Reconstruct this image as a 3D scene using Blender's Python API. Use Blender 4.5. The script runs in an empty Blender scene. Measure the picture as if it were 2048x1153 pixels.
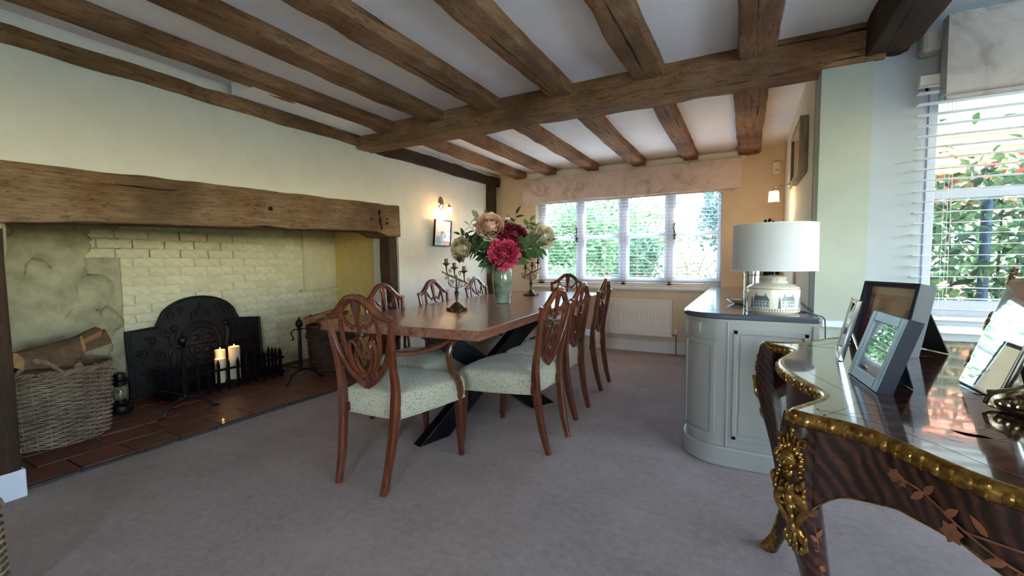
import bpy, bmesh, math, random
from mathutils import Vector, Matrix, noise
random.seed(7)
PI = math.pi
scene = bpy.context.scene
COL = scene.collection
V = Vector

# ------------------------------------------------------------------ camera
CAMZ = 1.10
yaw, pitch, roll = math.radians(28.04), math.radians(3.446), math.radians(-0.437)
fwd0 = V((-math.sin(yaw), math.cos(yaw), 0)); rgt0 = V((math.cos(yaw), math.sin(yaw), 0)); up0 = V((0, 0, 1))
fwd = fwd0*math.cos(pitch) - up0*math.sin(pitch); upv = up0*math.cos(pitch) + fwd0*math.sin(pitch)
rgt = rgt0*math.cos(roll) + upv*math.sin(roll); upv = upv*math.cos(roll) - rgt0*math.sin(roll)
cam_data = bpy.data.cameras.new('camera'); cam = bpy.data.objects.new('camera', cam_data); COL.objects.link(cam)
cam_data.sensor_width = 36; cam_data.lens = 36*875/2048; cam_data.clip_start = 0.02; cam_data.clip_end = 300
m = Matrix((rgt, upv, -fwd)).transposed().to_4x4(); m.translation = V((0, 0, CAMZ)); cam.matrix_world = m
scene.camera = cam

# ------------------------------------------------------------------ world, sun, exposure
world = bpy.data.worlds.new('sky_world'); scene.world = world; world.use_nodes = True
wn = world.node_tree.nodes; wl = world.node_tree.links
sky = wn.new('ShaderNodeTexSky'); sky.sky_type = 'NISHITA'; sky.sun_disc = False
sky.sun_elevation = math.radians(48); sky.sun_rotation = math.radians(150); sky.air_density = 1.0; sky.dust_density = 0.6; sky.ozone_density = 1.0
wn['Background'].inputs['Strength'].default_value = 1.15
wl.new(sky.outputs[0], wn['Background'].inputs['Color'])
sun_d = bpy.data.lights.new('sun', 'SUN'); sun_d.energy = 6.0; sun_d.angle = math.radians(1.5); sun_d.color = (1, .95, .88)
sun = bpy.data.objects.new('sun', sun_d); COL.objects.link(sun)
# the sun stands high over the garden, beyond the windows to the right; the blind slats catch it
sun.rotation_euler = V((-0.42, -0.50, -0.755)).to_track_quat('-Z', 'Y').to_euler(); sun.location = (6, 12, 14)
scene.view_settings.view_transform = 'Standard'; scene.view_settings.look = 'None'
scene.view_settings.exposure = 2.05; scene.view_settings.gamma = 1.0; scene.view_settings.use_curve_mapping = False
scene.cycles.max_bounces = 10; scene.cycles.diffuse_bounces = 6; scene.cycles.glossy_bounces = 4; scene.cycles.transmission_bounces = 6
scene.cycles.transparent_max_bounces = 24; scene.cycles.caustics_reflective = False; scene.cycles.caustics_refractive = False
scene.cycles.sample_clamp_indirect = 6.0; scene.cycles.use_denoising = True
def portal(name, loc, sx, sy, direction):
    d = bpy.data.lights.new(name, 'AREA'); d.shape = 'RECTANGLE'; d.size = sx; d.size_y = sy; d.cycles.is_portal = True
    o = bpy.data.objects.new(name, d); COL.objects.link(o); o.location = loc
    o.rotation_euler = V(direction).to_track_quat('-Z', 'Z').to_euler(); return o
portal('portal_far_window', (-1.37, 5.60, 1.37), 2.3, 1.2, (0, -1, 0))
portal('portal_near_window', (1.83, 3.14, 1.37), 2.15, 1.2, (0, -1, 0))
portal('portal_rear_window', (0.35, -2.28, 1.5), .7, .9, (0, 1, 0))
portal('portal_fill_window', (3.14, .65, 1.29), 4.1, 1.4, (-1, 0, 0))  # sky light through the added side window

# ------------------------------------------------------------------ helpers
def lin(h):
    h = h.lstrip('#'); c = [int(h[i:i+2], 16)/255 for i in (0, 2, 4)]
    return tuple((x/12.92 if x <= .04045 else ((x+.055)/1.055)**2.4) for x in c) + (1,)
class NT:
    """small wrapper for building node materials"""
    def __init__(s, name):
        s.m = bpy.data.materials.new(name); s.m.use_nodes = True; s.t = s.m.node_tree; s.n = s.t.nodes; s.b = s.n['Principled BSDF']
        s._c = None
    def new(s, ty, **kw):
        n = s.n.new(ty)
        for k, v in kw.items():
            if k in n.inputs: n.inputs[k].default_value = v
            else: setattr(n, k, v)
        return n
    def link(s, a, b): s.t.links.new(a, b)
    def coords(s, scale=(1, 1, 1), kind='Object', rot=(0, 0, 0)):
        c = s.new('ShaderNodeTexCoord'); mp = s.new('ShaderNodeMapping'); mp.inputs['Scale'].default_value = scale; mp.inputs['Rotation'].default_value = rot
        s.link(c.outputs[kind], mp.inputs[0]); return mp.outputs[0]
    def noise(s, scale=5, detail=4, rough=.6, vec=None, dist=0):
        n = s.new('ShaderNodeTexNoise'); n.inputs['Scale'].default_value = scale; n.inputs['Detail'].default_value = detail; n.inputs['Roughness'].default_value = rough; n.inputs['Distortion'].default_value = dist
        if vec is not None: s.link(vec, n.inputs['Vector'])
        return n.outputs['Fac']
    def voronoi(s, scale=5, vec=None, out='Distance', feature='F1'):
        n = s.new('ShaderNodeTexVoronoi'); n.feature = feature; n.inputs['Scale'].default_value = scale
        if vec is not None: s.link(vec, n.inputs['Vector'])
        return n.outputs[out]
    def wave(s, scale=5, dist=2, vec=None, detail=2, prof='SIN', direction='X'):
        n = s.new('ShaderNodeTexWave'); n.inputs['Scale'].default_value = scale; n.inputs['Distortion'].default_value = dist; n.inputs['Detail'].default_value = detail; n.wave_profile = prof; n.bands_direction = direction
        if vec is not None: s.link(vec, n.inputs['Vector'])
        return n.outputs['Fac']
    def ramp(s, fac, stops):
        r = s.new('ShaderNodeValToRGB'); e = r.color_ramp.elements
        while len(e) < len(stops): e.new(.5)
        for x, (p, c) in zip(e, stops): x.position = p; x.color = c if len(c) == 4 else tuple(c)+(1,)
        s.link(fac, r.inputs[0]); return r.outputs[0]
    def mix(s, f, a, b, blend='MIX'):
        x = s.new('ShaderNodeMix', data_type='RGBA', blend_type=blend)
        for v, i in ((f, 0), (a, 6), (b, 7)):
            if hasattr(v, 'is_linked') or hasattr(v, 'node'): s.link(v, x.inputs[i])
            else: x.inputs[i].default_value = v
        return x.outputs[2]
    def math(s, op, a, b=0.):
        x = s.new('ShaderNodeMath', operation=op)
        for v, i in ((a, 0), (b, 1)):
            if hasattr(v, 'node'): s.link(v, x.inputs[i])
            else: x.inputs[i].default_value = v
        return x.outputs[0]
    def color(s, c):
        if hasattr(c, 'node'): s.link(c, s.b.inputs['Base Color'])
        else: s.b.inputs['Base Color'].default_value = c
        return s
    def bump(s, h, strength=.3, dist=.01):
        b = s.new('ShaderNodeBump'); b.inputs['Strength'].default_value = strength; b.inputs['Distance'].default_value = dist
        s.link(h, b.inputs['Height'])
        if s._c is not None: s.link(s._c, b.inputs['Normal'])
        s._c = b.outputs[0]; s.link(s._c, s.b.inputs['Normal']); return s
    def set(s, rough=None, metal=None, coat=None, spec=None, emit=None, estr=0, trans=None, sheen=None, sss=None, alpha=None, ior=None, coatr=None):
        i = s.b.inputs
        for v, k in ((rough, 'Roughness'), (metal, 'Metallic'), (coat, 'Coat Weight'), (spec, 'Specular IOR Level'), (trans, 'Transmission Weight'), (sheen, 'Sheen Weight'), (sss, 'Subsurface Weight'), (alpha, 'Alpha'), (ior, 'IOR'), (coatr, 'Coat Roughness')):
            if v is None: continue
            if hasattr(v, 'node'): s.link(v, i[k])
            else: i[k].default_value = v
        if emit is not None: i['Emission Color'].default_value = emit; i['Emission Strength'].default_value = estr
        return s
WHITE = (1, 1, 1, 1); BLACK = (0, 0, 0, 1)
MAT = {}
def simple(name, hexc, rough=.5, metal=0, coat=0, var=.12, vscale=12, bump=0, bscale=60, **kw):
    n = NT(name); c = lin(hexc); vec = n.coords()
    d = tuple(x*(1-var) for x in c[:3])+(1,); l = tuple(min(1, x*(1+var)) for x in c[:3])+(1,)
    n.color(n.ramp(n.noise(vscale, 4, .6, vec), [(.3, d), (.7, l)])).set(rough=rough, metal=metal, coat=coat, **kw)
    if bump: n.bump(n.noise(bscale, 4, .6, vec), bump, .004)
    MAT[name] = n.m; return n.m

def plaster(name, hexa, hexb, rough=.85, bs=.25):
    n = NT(name); vec = n.coords()
    big = n.noise(1.3, 3, .5, vec); mid = n.noise(7, 5, .6, vec); fine = n.noise(90, 3, .6, vec)
    n.color(n.mix(n.ramp(mid, [(.35, BLACK), (.75, WHITE)]), lin(hexa), lin(hexb))).set(rough=rough, spec=.25)
    n.bump(big, bs, .05).bump(mid, bs, .015).bump(fine, .12, .002); MAT[name] = n.m
plaster('wall_cream', '#e6e2d6', '#dfdacc')
plaster('wall_beige', '#dfd0b8', '#d8c7ad', bs=.12)
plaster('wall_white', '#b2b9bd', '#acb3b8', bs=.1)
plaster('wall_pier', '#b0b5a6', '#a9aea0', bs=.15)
plaster('ceiling_paint', '#f4f3f1', '#efeeec', bs=.12)
plaster('hearth_warm_glow', '#efd690', '#e3c77c', bs=.5)  # cream paint yellowed to carry the warm glow on the right hearth wall
plaster('rough_render', '#bdb595', '#8d8566', bs=.9)
plaster('mortar', '#d9d0ae', '#c8be99', bs=.5)

def timber(name, dark, light, grey, crack=.5):
    n = NT(name); v = n.coords((1.2, 9, 9)); vf = n.coords((3, 60, 60)); vo = n.coords()
    grain = n.noise(2.2, 8, .65, v, 1.2); fine = n.noise(3, 6, .7, vf, .4); blot = n.noise(3.5, 4, .6, vo)
    c = n.ramp(grain, [(.25, lin(dark)), (.6, lin(light)), (.85, lin(grey))])
    c = n.mix(n.ramp(blot, [(.35, BLACK), (.75, (.55, .55, .55, 1))]), c, lin(grey))
    big = n.noise(1.4, 3, .55, vo); c = n.mix(n.ramp(big, [(.38, (.75, .75, .75, 1)), (.58, BLACK)]), c, lin(dark))
    vp = n.coords((6, 22, 22)); pit = n.noise(3.2, 5, .75, vp); c = n.mix(n.ramp(pit, [(.33, (.85, .85, .85, 1)), (.43, BLACK)]), c, tuple(x*.3 for x in lin(dark)[:3])+(1,))
    c = n.mix(n.ramp(fine, [(.30, (.75, .75, .75, 1)), (.52, BLACK)]), c, tuple(x*.35 for x in lin(dark)[:3])+(1,))
    vc = n.coords((.55, 14, 14)); cr = n.ramp(n.noise(2.1, 3, .5, vc, .3), [(.31, WHITE), (.345, BLACK)])
    c = n.mix(cr, c, (.008, .005, .003, 1))
    hole = n.ramp(n.voronoi(26, vo), [(.07, WHITE), (.10, BLACK)]); gate = n.ramp(n.noise(4, 2, .5, vo), [(.5, BLACK), (.6, WHITE)])
    hole = n.mix(gate, BLACK, hole); c = n.mix(hole, c, (.01, .006, .004, 1))
    n.color(c).set(rough=.78, spec=.25)
    h = n.math('SUBTRACT', fine, n.math('MULTIPLY', cr, .8)); n.bump(h, .55, .012).bump(blot, .35, .03).bump(pit, .5, .01); MAT[name] = n.m
timber('old_oak', '#5f3d22', '#a5764a', '#bca086')
timber('lintel_oak', '#5b422b', '#977450', '#b09a80')
timber('dark_oak', '#2c1d13', '#4b3423', '#5d4837')

def carpet():
    n = NT('carpet'); v = n.coords()
    f = n.noise(330, 2, .7, v); mdm = n.noise(30, 5, .75, v); big = n.noise(3.0, 4, .6, v)
    c = n.ramp(f, [(.3, lin('#807168')), (.5, lin('#ad9488')), (.72, lin('#c8b3a8'))])
    c = n.mix(n.ramp(mdm, [(.36, BLACK), (.66, (.8, .8, .8, 1))]), c, lin('#8d796f'))
    c = n.mix(n.ramp(big, [(.35, BLACK), (.7, (.45, .45, .45, 1))]), c, lin('#c0aca2'))
    n.color(c).set(rough=.95, spec=.1, sheen=.25); n.bump(f, .8, .006).bump(mdm, .4, .01); MAT['carpet'] = n.m
carpet()

def wood(name, dark, mid, light, rough=.25, coat=.5, stretch=(18, 18, 1.5), dist=1.5, sc=2.2):
    n = NT(name); v = n.coords(stretch); vf = n.coords(tuple(x*5 for x in stretch))
    g = n.noise(sc, 6, .6, v, dist); f = n.noise(sc*2, 4, .6, vf)
    c = n.ramp(g, [(.28, lin(dark)), (.52, lin(mid)), (.75, lin(light))]); c = n.mix(n.ramp(f, [(.35, (.22, .22, .22, 1)), (.5, BLACK)]), c, lin(dark))
    n.color(c).set(rough=rough, coat=coat, coatr=.12); n.bump(f, .08, .002); MAT[name] = n.m
wood('mahogany', '#391a0d', '#602c16', '#834622', stretch=(9, 9, 1.2))
wood('table_top', '#5e3726', '#87563f', '#a3715a', rough=.30, coat=.35, stretch=(9, .8, 9), dist=2.5, sc=2.0)
wood('picture_wood', '#6c5d4b', '#8d7d68', '#a39580', rough=.6, coat=0)
simple('black_metal', '#15151a', .38, .55, var=.2)
simple('cast_iron', '#1b1b1c', .55, .5, var=.35, vscale=20, bump=.35, bscale=45)
simple('bronze', '#54432f', .45, .75, var=.45, vscale=40, bump=.25, bscale=80)
simple('chrome', '#c9c6c2', .18, 1, var=.04)
simple('brass_rim', '#bfa263', .3, .9, var=.15)
simple('white_gloss', '#e3e6ea', .35, 0, .15, var=.02)
simple('window_paint', '#bcc0cc', .4, 0, .1, var=.02)
simple('skirting_white', '#e6e4de', .4, 0, .1, var=.02)
simple('radiator_white', '#ece6dc', .4, 0, .1, var=.02)
simple('candle_wax', '#efe3c2', .45, 0, var=.04, sss=.15)
simple('blind_white', '#eceae6', .45, var=.02)
simple('cord', '#e2ddd2', .8, var=.03)
simple('plastic_white', '#e8e4da', .45, var=.02)
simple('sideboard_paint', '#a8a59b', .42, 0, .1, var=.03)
simple('stone_top', '#4a4d59', .16, 0, .4, var=.12, vscale=60)
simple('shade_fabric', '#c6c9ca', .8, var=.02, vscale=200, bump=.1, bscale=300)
simple('ceramic_cream', '#e2ddc8', .25, 0, .5, var=.04)
simple('toile_ink', '#5c6469', .35, 0, .4, var=.3, vscale=60)
simple('toile_pale', '#9aa3a2', .35, 0, .4, var=.2, vscale=60)
simple('frame_navy', '#161b27', .55, 0, .0, var=.1)
simple('frame_silver', '#8b969c', .38, .7, var=.06)
simple('polished_silver', '#c4c6c6', .14, 1, var=.06)
simple('felt_black', '#0c0d10', .9, var=.1)
simple('mount_card', '#b9a68c', .9, var=.05)
simple('lantern_black', '#101113', .45, .4, var=.2)
simple('stem_green', '#4b6a37', .6, var=.2)
simple('slate', '#3b3a39', .7, var=.3, vscale=25, bump=.5, bscale=30)
simple('grout', '#6d5d50', .9, var=.2, vscale=30)
simple('bark', '#6d5138', .9, var=.35, vscale=25, bump=.8, bscale=40)
simple('log_cut', '#c99d6a', .85, var=.2, vscale=18, bump=.3, bscale=50)
simple('log_split', '#b07c50', .85, var=.3, vscale=10, bump=.5, bscale=40)
simple('soot', '#1c1916', .95, var=.4)
simple('cable_black', '#0d0d0d', .5, var=.05)
simple('valve_chrome', '#b5b0a8', .25, .9, var=.05)
simple('brick_red', '#a45a40', .9, var=.3, vscale=4)
simple('roof_tile', '#b5653f', .85, var=.3, vscale=5)
simple('lawn', '#4f6b2a', .95, var=.35, vscale=5)
simple('paving', '#cfd3d9', .9, var=.2, vscale=2)
simple('tree_bark', '#5b4a3b', .9, var=.3, vscale=10, bump=.7, bscale=18)
simple('pipe_blue', '#39506a', .5, var=.1)
simple('bench_green', '#55705c', .6, var=.15)
simple('gravel_pale', '#c6b898', .9, var=.3, vscale=14, bump=.6, bscale=25)

def wicker(name, dark, light):
    n = NT(name); v = n.coords(); nz = n.noise(30, 4, .6, v); w = n.noise(7, 3, .5, v)
    c = n.mix(n.ramp(w, [(.3, BLACK), (.7, WHITE)]), lin(dark), lin(light)); c = n.mix(n.ramp(nz, [(.35, (.5, .5, .5, 1)), (.6, BLACK)]), c, tuple(x*.4 for x in lin(dark)[:3])+(1,))
    n.color(c).set(rough=.7); n.bump(nz, .3, .003); MAT[name] = n.m
wicker('wicker', '#7a624e', '#ac947b'); wicker('wicker_dark', '#4c3526', '#6d5140')

def quarry():
    n = NT('quarry_tile'); v = n.coords(); oi = n.new('ShaderNodeObjectInfo')
    c = n.ramp(oi.outputs['Random'], [(0, lin('#5d2f22')), (.5, lin('#6f3a2a')), (1, lin('#4d271d'))])
    nz = n.noise(14, 5, .65, v); c = n.mix(n.ramp(nz, [(.35, BLACK), (.8, (.6, .6, .6, 1))]), c, lin('#86503c'))
    n.color(c).set(rough=.48, coat=.1); n.bump(nz, .25, .006); MAT['quarry_tile'] = n.m
quarry()
def brickpaint():
    n = NT('brick_paint'); v = n.coords(); oi = n.new('ShaderNodeObjectInfo')
    c = n.ramp(oi.outputs['Random'], [(0, lin('#ded5b1')), (.5, lin('#e5dcbb')), (1, lin('#d6cca6'))])
    nz = n.noise(22, 5, .65, v); c = n.mix(n.ramp(nz, [(.3, (.5, .5, .5, 1)), (.55, BLACK)]), c, lin('#bfb48e'))
    n.color(c).set(rough=.8, spec=.25); n.bump(nz, .5, .012); MAT['brick_paint'] = n.m
brickpaint()
def seatcloth():
    n = NT('seat_fabric'); v = n.coords((1, 1, 1)); w = n.new('ShaderNodeVectorMath', operation='ADD')
    nz = n.new('ShaderNodeTexNoise'); nz.inputs['Scale'].default_value = 45; n.link(v, nz.inputs['Vector'])
    sc = n.new('ShaderNodeVectorMath', operation='SCALE'); sc.inputs['Scale'].default_value = .022; n.link(nz.outputs['Color'], sc.inputs[0]); n.link(v, w.inputs[0]); n.link(sc.outputs[0], w.inputs[1])
    leaf = n.ramp(n.voronoi(85, w.outputs[0]), [(.28, WHITE), (.36, BLACK)]); weave = n.noise(400, 2, .5, v)
    c = n.mix(leaf, lin('#c4bd9e'), lin('#8b938c')); n.color(c).set(rough=.6, sheen=.3); n.bump(weave, .25, .002).bump(leaf, .15, .001); MAT['seat_fabric'] = n.m
seatcloth()
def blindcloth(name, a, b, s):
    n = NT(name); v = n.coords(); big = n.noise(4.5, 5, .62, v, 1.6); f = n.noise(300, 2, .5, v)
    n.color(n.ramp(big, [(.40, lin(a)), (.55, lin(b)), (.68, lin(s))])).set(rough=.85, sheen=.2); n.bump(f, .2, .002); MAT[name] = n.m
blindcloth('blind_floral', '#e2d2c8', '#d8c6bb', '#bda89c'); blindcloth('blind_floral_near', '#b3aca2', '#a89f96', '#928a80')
def glassmat(name, tint, refl=.5, rough=0.0):
    mt = bpy.data.materials.new(name); mt.use_nodes = True; t = mt.node_tree; n = t.nodes; n.remove(n['Principled BSDF'])
    tr = n.new('ShaderNodeBsdfTransparent'); tr.inputs[0].default_value = tint; gl = n.new('ShaderNodeBsdfGlossy'); gl.inputs['Roughness'].default_value = rough
    fr = n.new('ShaderNodeLayerWeight'); fr.inputs[0].default_value = .5; pw = n.new('ShaderNodeMath'); pw.operation = 'POWER'; pw.inputs[1].default_value = 4.0; ad = n.new('ShaderNodeMath'); ad.operation = 'ADD'; ad.inputs[1].default_value = .045
    mu = n.new('ShaderNodeMath'); mu.operation = 'MULTIPLY'; mu.inputs[1].default_value = refl; t.links.new(fr.outputs['Facing'], pw.inputs[0]); t.links.new(pw.outputs[0], ad.inputs[0])
    mx = n.new('ShaderNodeMixShader'); t.links.new(ad.outputs[0], mu.inputs[0]); t.links.new(mu.outputs[0], mx.inputs[0]); t.links.new(tr.outputs[0], mx.inputs[1]); t.links.new(gl.outputs[0], mx.inputs[2]); t.links.new(mx.outputs[0], n['Material Output'].inputs[0])
    MAT[name] = mt
glassmat('window_glass', (.97, .99, .98, 1), .5); glassmat('picture_glass', (.98, .98, .98, 1), 1.6); glassmat('lantern_glass', (.8, .84, .8, 1), 1.2, .05)
def vaseglass():
    n = NT('vase_glass'); v = n.coords((1, 1, 1)); w = n.noise(9, 3, .5, v)
    n.color(n.ramp(w, [(.3, lin('#6d8069')), (.55, lin('#a3b59b')), (.75, lin('#dfe9d6'))])).set(rough=.08, trans=.45, coat=.6, ior=1.3); MAT['vase_glass'] = n.m
vaseglass()
def emis(name, hexc, strength, base='#fff4e0'):
    n = NT(name); n.color(lin(base)).set(rough=.3, emit=lin(hexc), estr=strength); MAT[name] = n.m
emis('lamp_glass', '#ffb46a', 5.0); emis('flame', '#ffb24a', 7.0)
def gilt(name, a, b, c):
    n = NT(name); v = n.coords(); nz = n.noise(55, 5, .6, v)
    n.color(n.ramp(nz, [(.3, lin(a)), (.5, lin(b)), (.75, lin(c))])).set(rough=.28, metal=.95); n.bump(nz, .35, .003); MAT[name] = n.m
gilt('ormolu', '#5b3d18', '#9a7438', '#cfa95c'); gilt('antique_gilt', '#5a4632', '#9c8664', '#cfc2a6')
def kingwood(name, rot, sc=9):
    n = NT(name); v = n.coords((1, 1, 1), rot=rot); w = n.wave(sc, 5.5, v, 5, 'SIN', 'X'); f = n.noise(60, 4, .6, v)
    c = n.ramp(w, [(.15, lin('#210d07')), (.5, lin('#38190d')), (.85, lin('#512b1a'))]); c = n.mix(n.ramp(f, [(.35, (.6, .6, .6, 1)), (.55, BLACK)]), c, lin('#1d0b07'))
    n.color(c).set(rough=.12 if 'top' in name else .3, coat=.85 if 'top' in name else .35, coatr=.04 if 'top' in name else .15); MAT[name] = n.m
kingwood('kingwood_front', (0, PI*.27, PI*.25), 13); kingwood('kingwood_top', (0, 0, PI*.3), 7); kingwood('kingwood_leg', (0, PI*.2, 0), 18)
simple('marquetry', '#855030', .2, 0, .7, var=.25, vscale=40); simple('marquetry_top', '#6f452e', .12, 0, .85, var=.25, vscale=40)
simple('dark_void', '#0a0908', .9, var=.1)
# ------------------------------------------------------------------ mesh helpers
def cr(pts, n):
    """Catmull-Rom resample of a point list to n points per segment"""
    P = [V(p) for p in pts]; out = []
    for i in range(len(P)-1):
        p0 = P[max(i-1, 0)]; p1 = P[i]; p2 = P[i+1]; p3 = P[min(i+2, len(P)-1)]
        for k in range(n):
            t = k/n
            out.append(.5*((2*p1)+(p2-p0)*t+(2*p0-5*p1+4*p2-p3)*t*t+(3*p1-p0-3*p2+p3)*t**3))
    out.append(P[-1]); return out
def crc(pts, n):
    """closed Catmull-Rom"""
    P = [V(p) for p in pts]; N = len(P); out = []
    for i in range(N):
        p0, p1, p2, p3 = P[i-1], P[i], P[(i+1) % N], P[(i+2) % N]
        for k in range(n):
            t = k/n
            out.append(.5*((2*p1)+(p2-p0)*t+(2*p0-5*p1+4*p2-p3)*t*t+(3*p1-p0-3*p2+p3)*t**3))
    return out
def lerpl(vals, n):
    """resample a scalar list to n values"""
    if not isinstance(vals, (list, tuple)): return [vals]*n
    out = []
    for i in range(n):
        x = i/(n-1)*(len(vals)-1) if n > 1 else 0; k = min(int(x), len(vals)-2) if len(vals) > 1 else 0
        out.append(vals[k] if len(vals) == 1 else vals[k]+(vals[k+1]-vals[k])*(x-k))
    return out
class MB:
    def __init__(s): s.v = []; s.f = []; s.mi = []; s.cur = 0
    def add(s, vs, fs):
        b = len(s.v); s.v += [tuple(v) for v in vs]
        for f in fs: s.f.append(tuple(b+i for i in f)); s.mi.append(s.cur)
        return s
    def box(s, lo, hi, M=None):
        x0, y0, z0 = lo; x1, y1, z1 = hi
        vs = [V(p) for p in ((x0, y0, z0), (x1, y0, z0), (x1, y1, z0), (x0, y1, z0), (x0, y0, z1), (x1, y0, z1), (x1, y1, z1), (x0, y1, z1))]
        if M is not None: vs = [M @ v for v in vs]
        return s.add(vs, [(3, 2, 1, 0), (4, 5, 6, 7), (0, 1, 5, 4), (1, 2, 6, 5), (2, 3, 7, 6), (3, 0, 4, 7)])
    def hexa(s, p):  # eight points, bottom 4 then top 4
        return s.add(p, [(3, 2, 1, 0), (4, 5, 6, 7), (0, 1, 5, 4), (1, 2, 6, 5), (2, 3, 7, 6), (3, 0, 4, 7)])
    def sweep(s, pts, a, b, ref=(0, 0, 1), n=8, sq=1.0, closed=False, cap=True):
        P = [V(p) for p in pts]; N = len(P); A = lerpl(a, N); B = lerpl(b, N); ref = V(ref).normalized(); vs = []
        for i in range(N):
            if closed: t = P[(i+1) % N]-P[i-1]
            else: t = P[min(i+1, N-1)]-P[max(i-1, 0)]
            t = t.normalized() if t.length > 1e-9 else V((0, 0, 1))
            sd = t.cross(ref)
            if sd.length < 1e-4: sd = t.orthogonal()
            sd.normalize(); u = sd.cross(t).normalized()
            for k in range(n):
                th = 2*PI*(k+.5)/n; c, q = math.cos(th), math.sin(th)
                c = math.copysign(abs(c)**sq, c); q = math.copysign(abs(q)**sq, q)
                vs.append(P[i]+sd*(A[i]*c)+u*(B[i]*q))
        fs = []
        for i in range(N if closed else N-1):
            j = (i+1) % N
            for k in range(n): l = (k+1) % n; fs.append((i*n+k, i*n+l, j*n+l, j*n+k))
        if cap and not closed: fs.append(tuple(range(n-1, -1, -1))); fs.append(tuple((N-1)*n+k for k in range(n)))
        return s.add(vs, fs)
    def tube(s, pts, r, n=6, closed=False):
        P = [V(p) for p in pts]; N = len(P); Rr = lerpl(r, N); vs = []; prev = None
        for i in range(N):
            t = (P[(i+1) % N]-P[i-1]) if closed else (P[min(i+1, N-1)]-P[max(i-1, 0)])
            t = t.normalized() if t.length > 1e-9 else V((0, 0, 1))
            sd = t.orthogonal().normalized() if prev is None else (prev-t*prev.dot(t))
            sd = sd.normalized() if sd.length > 1e-6 else t.orthogonal().normalized(); prev = sd; u = t.cross(sd)
            for k in range(n): th = 2*PI*k/n; vs.append(P[i]+sd*(Rr[i]*math.cos(th))+u*(Rr[i]*math.sin(th)))
        fs = []
        for i in range(N if closed else N-1):
            j = (i+1) % N
            for k in range(n): l = (k+1) % n; fs.append((i*n+k, i*n+l, j*n+l, j*n+k))
        if not closed: fs.append(tuple(range(n-1, -1, -1))); fs.append(tuple((N-1)*n+k for k in range(n)))
        return s.add(vs, fs)
    def lathe(s, prof, n=24, c=(0, 0, 0), sx=1, sy=1, capb=True, capt=True):
        vs = []; fs = []; c = V(c)
        for r, z in prof:
            for k in range(n): th = 2*PI*k/n; vs.append(c+V((r*sx*math.cos(th), r*sy*math.sin(th), z)))
        for i in range(len(prof)-1):
            for k in range(n): l = (k+1) % n; fs.append((i*n+k, i*n+l, (i+1)*n+l, (i+1)*n+k))
        if capb: fs.append(tuple(range(n-1, -1, -1)))
        if capt: fs.append(tuple((len(prof)-1)*n+k for k in range(n)))
        return s.add(vs, fs)
    def ball(s, c, r, n=10, m=6, M=None):
        if not isinstance(r, (tuple, list)): r = (r, r, r)
        vs = []; fs = []; c = V(c)
        for i in range(m+1):
            ph = PI*i/m
            for k in range(n):
                th = 2*PI*k/n; p = V((r[0]*math.sin(ph)*math.cos(th), r[1]*math.sin(ph)*math.sin(th), -r[2]*math.cos(ph)))
                if M is not None: p = M @ p
                vs.append(c+p)
        for i in range(m):
            for k in range(n): l = (k+1) % n; fs.append((i*n+k, i*n+l, (i+1)*n+l, (i+1)*n+k))
        return s.add(vs, fs)
    def prism(s, poly, f0, f1):
        """poly: 2-D points; f0/f1 map (a,b)->3-D for the two ends"""
        n = len(poly); vs = [f0(*p) for p in poly]+[f1(*p) for p in poly]
        return s.add(vs, [tuple(range(n-1, -1, -1)), tuple(range(n, 2*n))]+[(i, (i+1) % n, n+(i+1) % n, n+i) for i in range(n)])
    def build(s, name, mat, parent=None, smooth=False, loc=None, rot=None, bev=0, angle=40, recalc=True):
        me = bpy.data.meshes.new(name); me.from_pydata(s.v, [], s.f)
        ms = mat if isinstance(mat, (list, tuple)) else [mat]
        for x in ms: me.materials.append(MAT[x])
        if len(ms) > 1: me.polygons.foreach_set('material_index', s.mi)
        if recalc: bm = bmesh.new(); bm.from_mesh(me); bmesh.ops.recalc_face_normals(bm, faces=bm.faces); bm.to_mesh(me); bm.free()
        if smooth:
            me.polygons.foreach_set('use_smooth', [True]*len(me.polygons))
            if angle: me.set_sharp_from_angle(angle=math.radians(angle))
        me.update(); o = bpy.data.objects.new(name, me); COL.objects.link(o)
        if parent is not None: o.parent = parent
        if loc is not None: o.location = loc
        if rot is not None: o.rotation_euler = rot
        if bev:
            b = o.modifiers.new('bevel', 'BEVEL'); b.width = bev; b.segments = 2; b.limit_method = 'ANGLE'
        return o
def tag(o, label=None, cat=None, group=None, kind=None):
    if label: o['label'] = label
    if cat: o['category'] = cat
    if group: o['group'] = group
    if kind: o['kind'] = kind
    return o
def empty(name, loc=(0, 0, 0), rz=0, label=None, cat=None, group=None):
    o = bpy.data.objects.new(name, None); COL.objects.link(o); o.location = loc; o.rotation_euler = (0, 0, rz); o.empty_display_size = .1
    return tag(o, label, cat, group)
def struct(o, label=None):
    o['kind'] = 'structure'
    if label: o['label'] = label
    return o
def kids(o): return [c for c in bpy.data.objects if c.parent == o]
def copy_tree(o, parent=None):
    c = o.copy(); COL.objects.link(c); c.parent = parent
    for ch in kids(o): copy_tree(ch, c)
    return c
def B(lo, hi): return MB().box(lo, hi)

# ------------------------------------------------------------------ room shell
XL, YF, ZC, XR, YN = -3.10, 5.39, 2.30, 0.34, 2.90
YB, XE = -2.2, 3.0
# window openings
FW = (-2.50, -0.235, 0.80, 1.98)      # far window x0,x1,z0,z1
NW = (0.765, 2.90, 0.79, 1.98)        # near window
struct(B((XL-.0, YB, -.1), (XE, YF, 0)).build('floor', 'carpet'), 'taupe cut-pile carpet across the whole room')
struct(B((XL-.3, YB, ZC), (XE+.2, YF+.3, ZC+.12)).build('ceiling', 'ceiling_paint'), 'white plaster ceiling between the oak joists')
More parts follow.
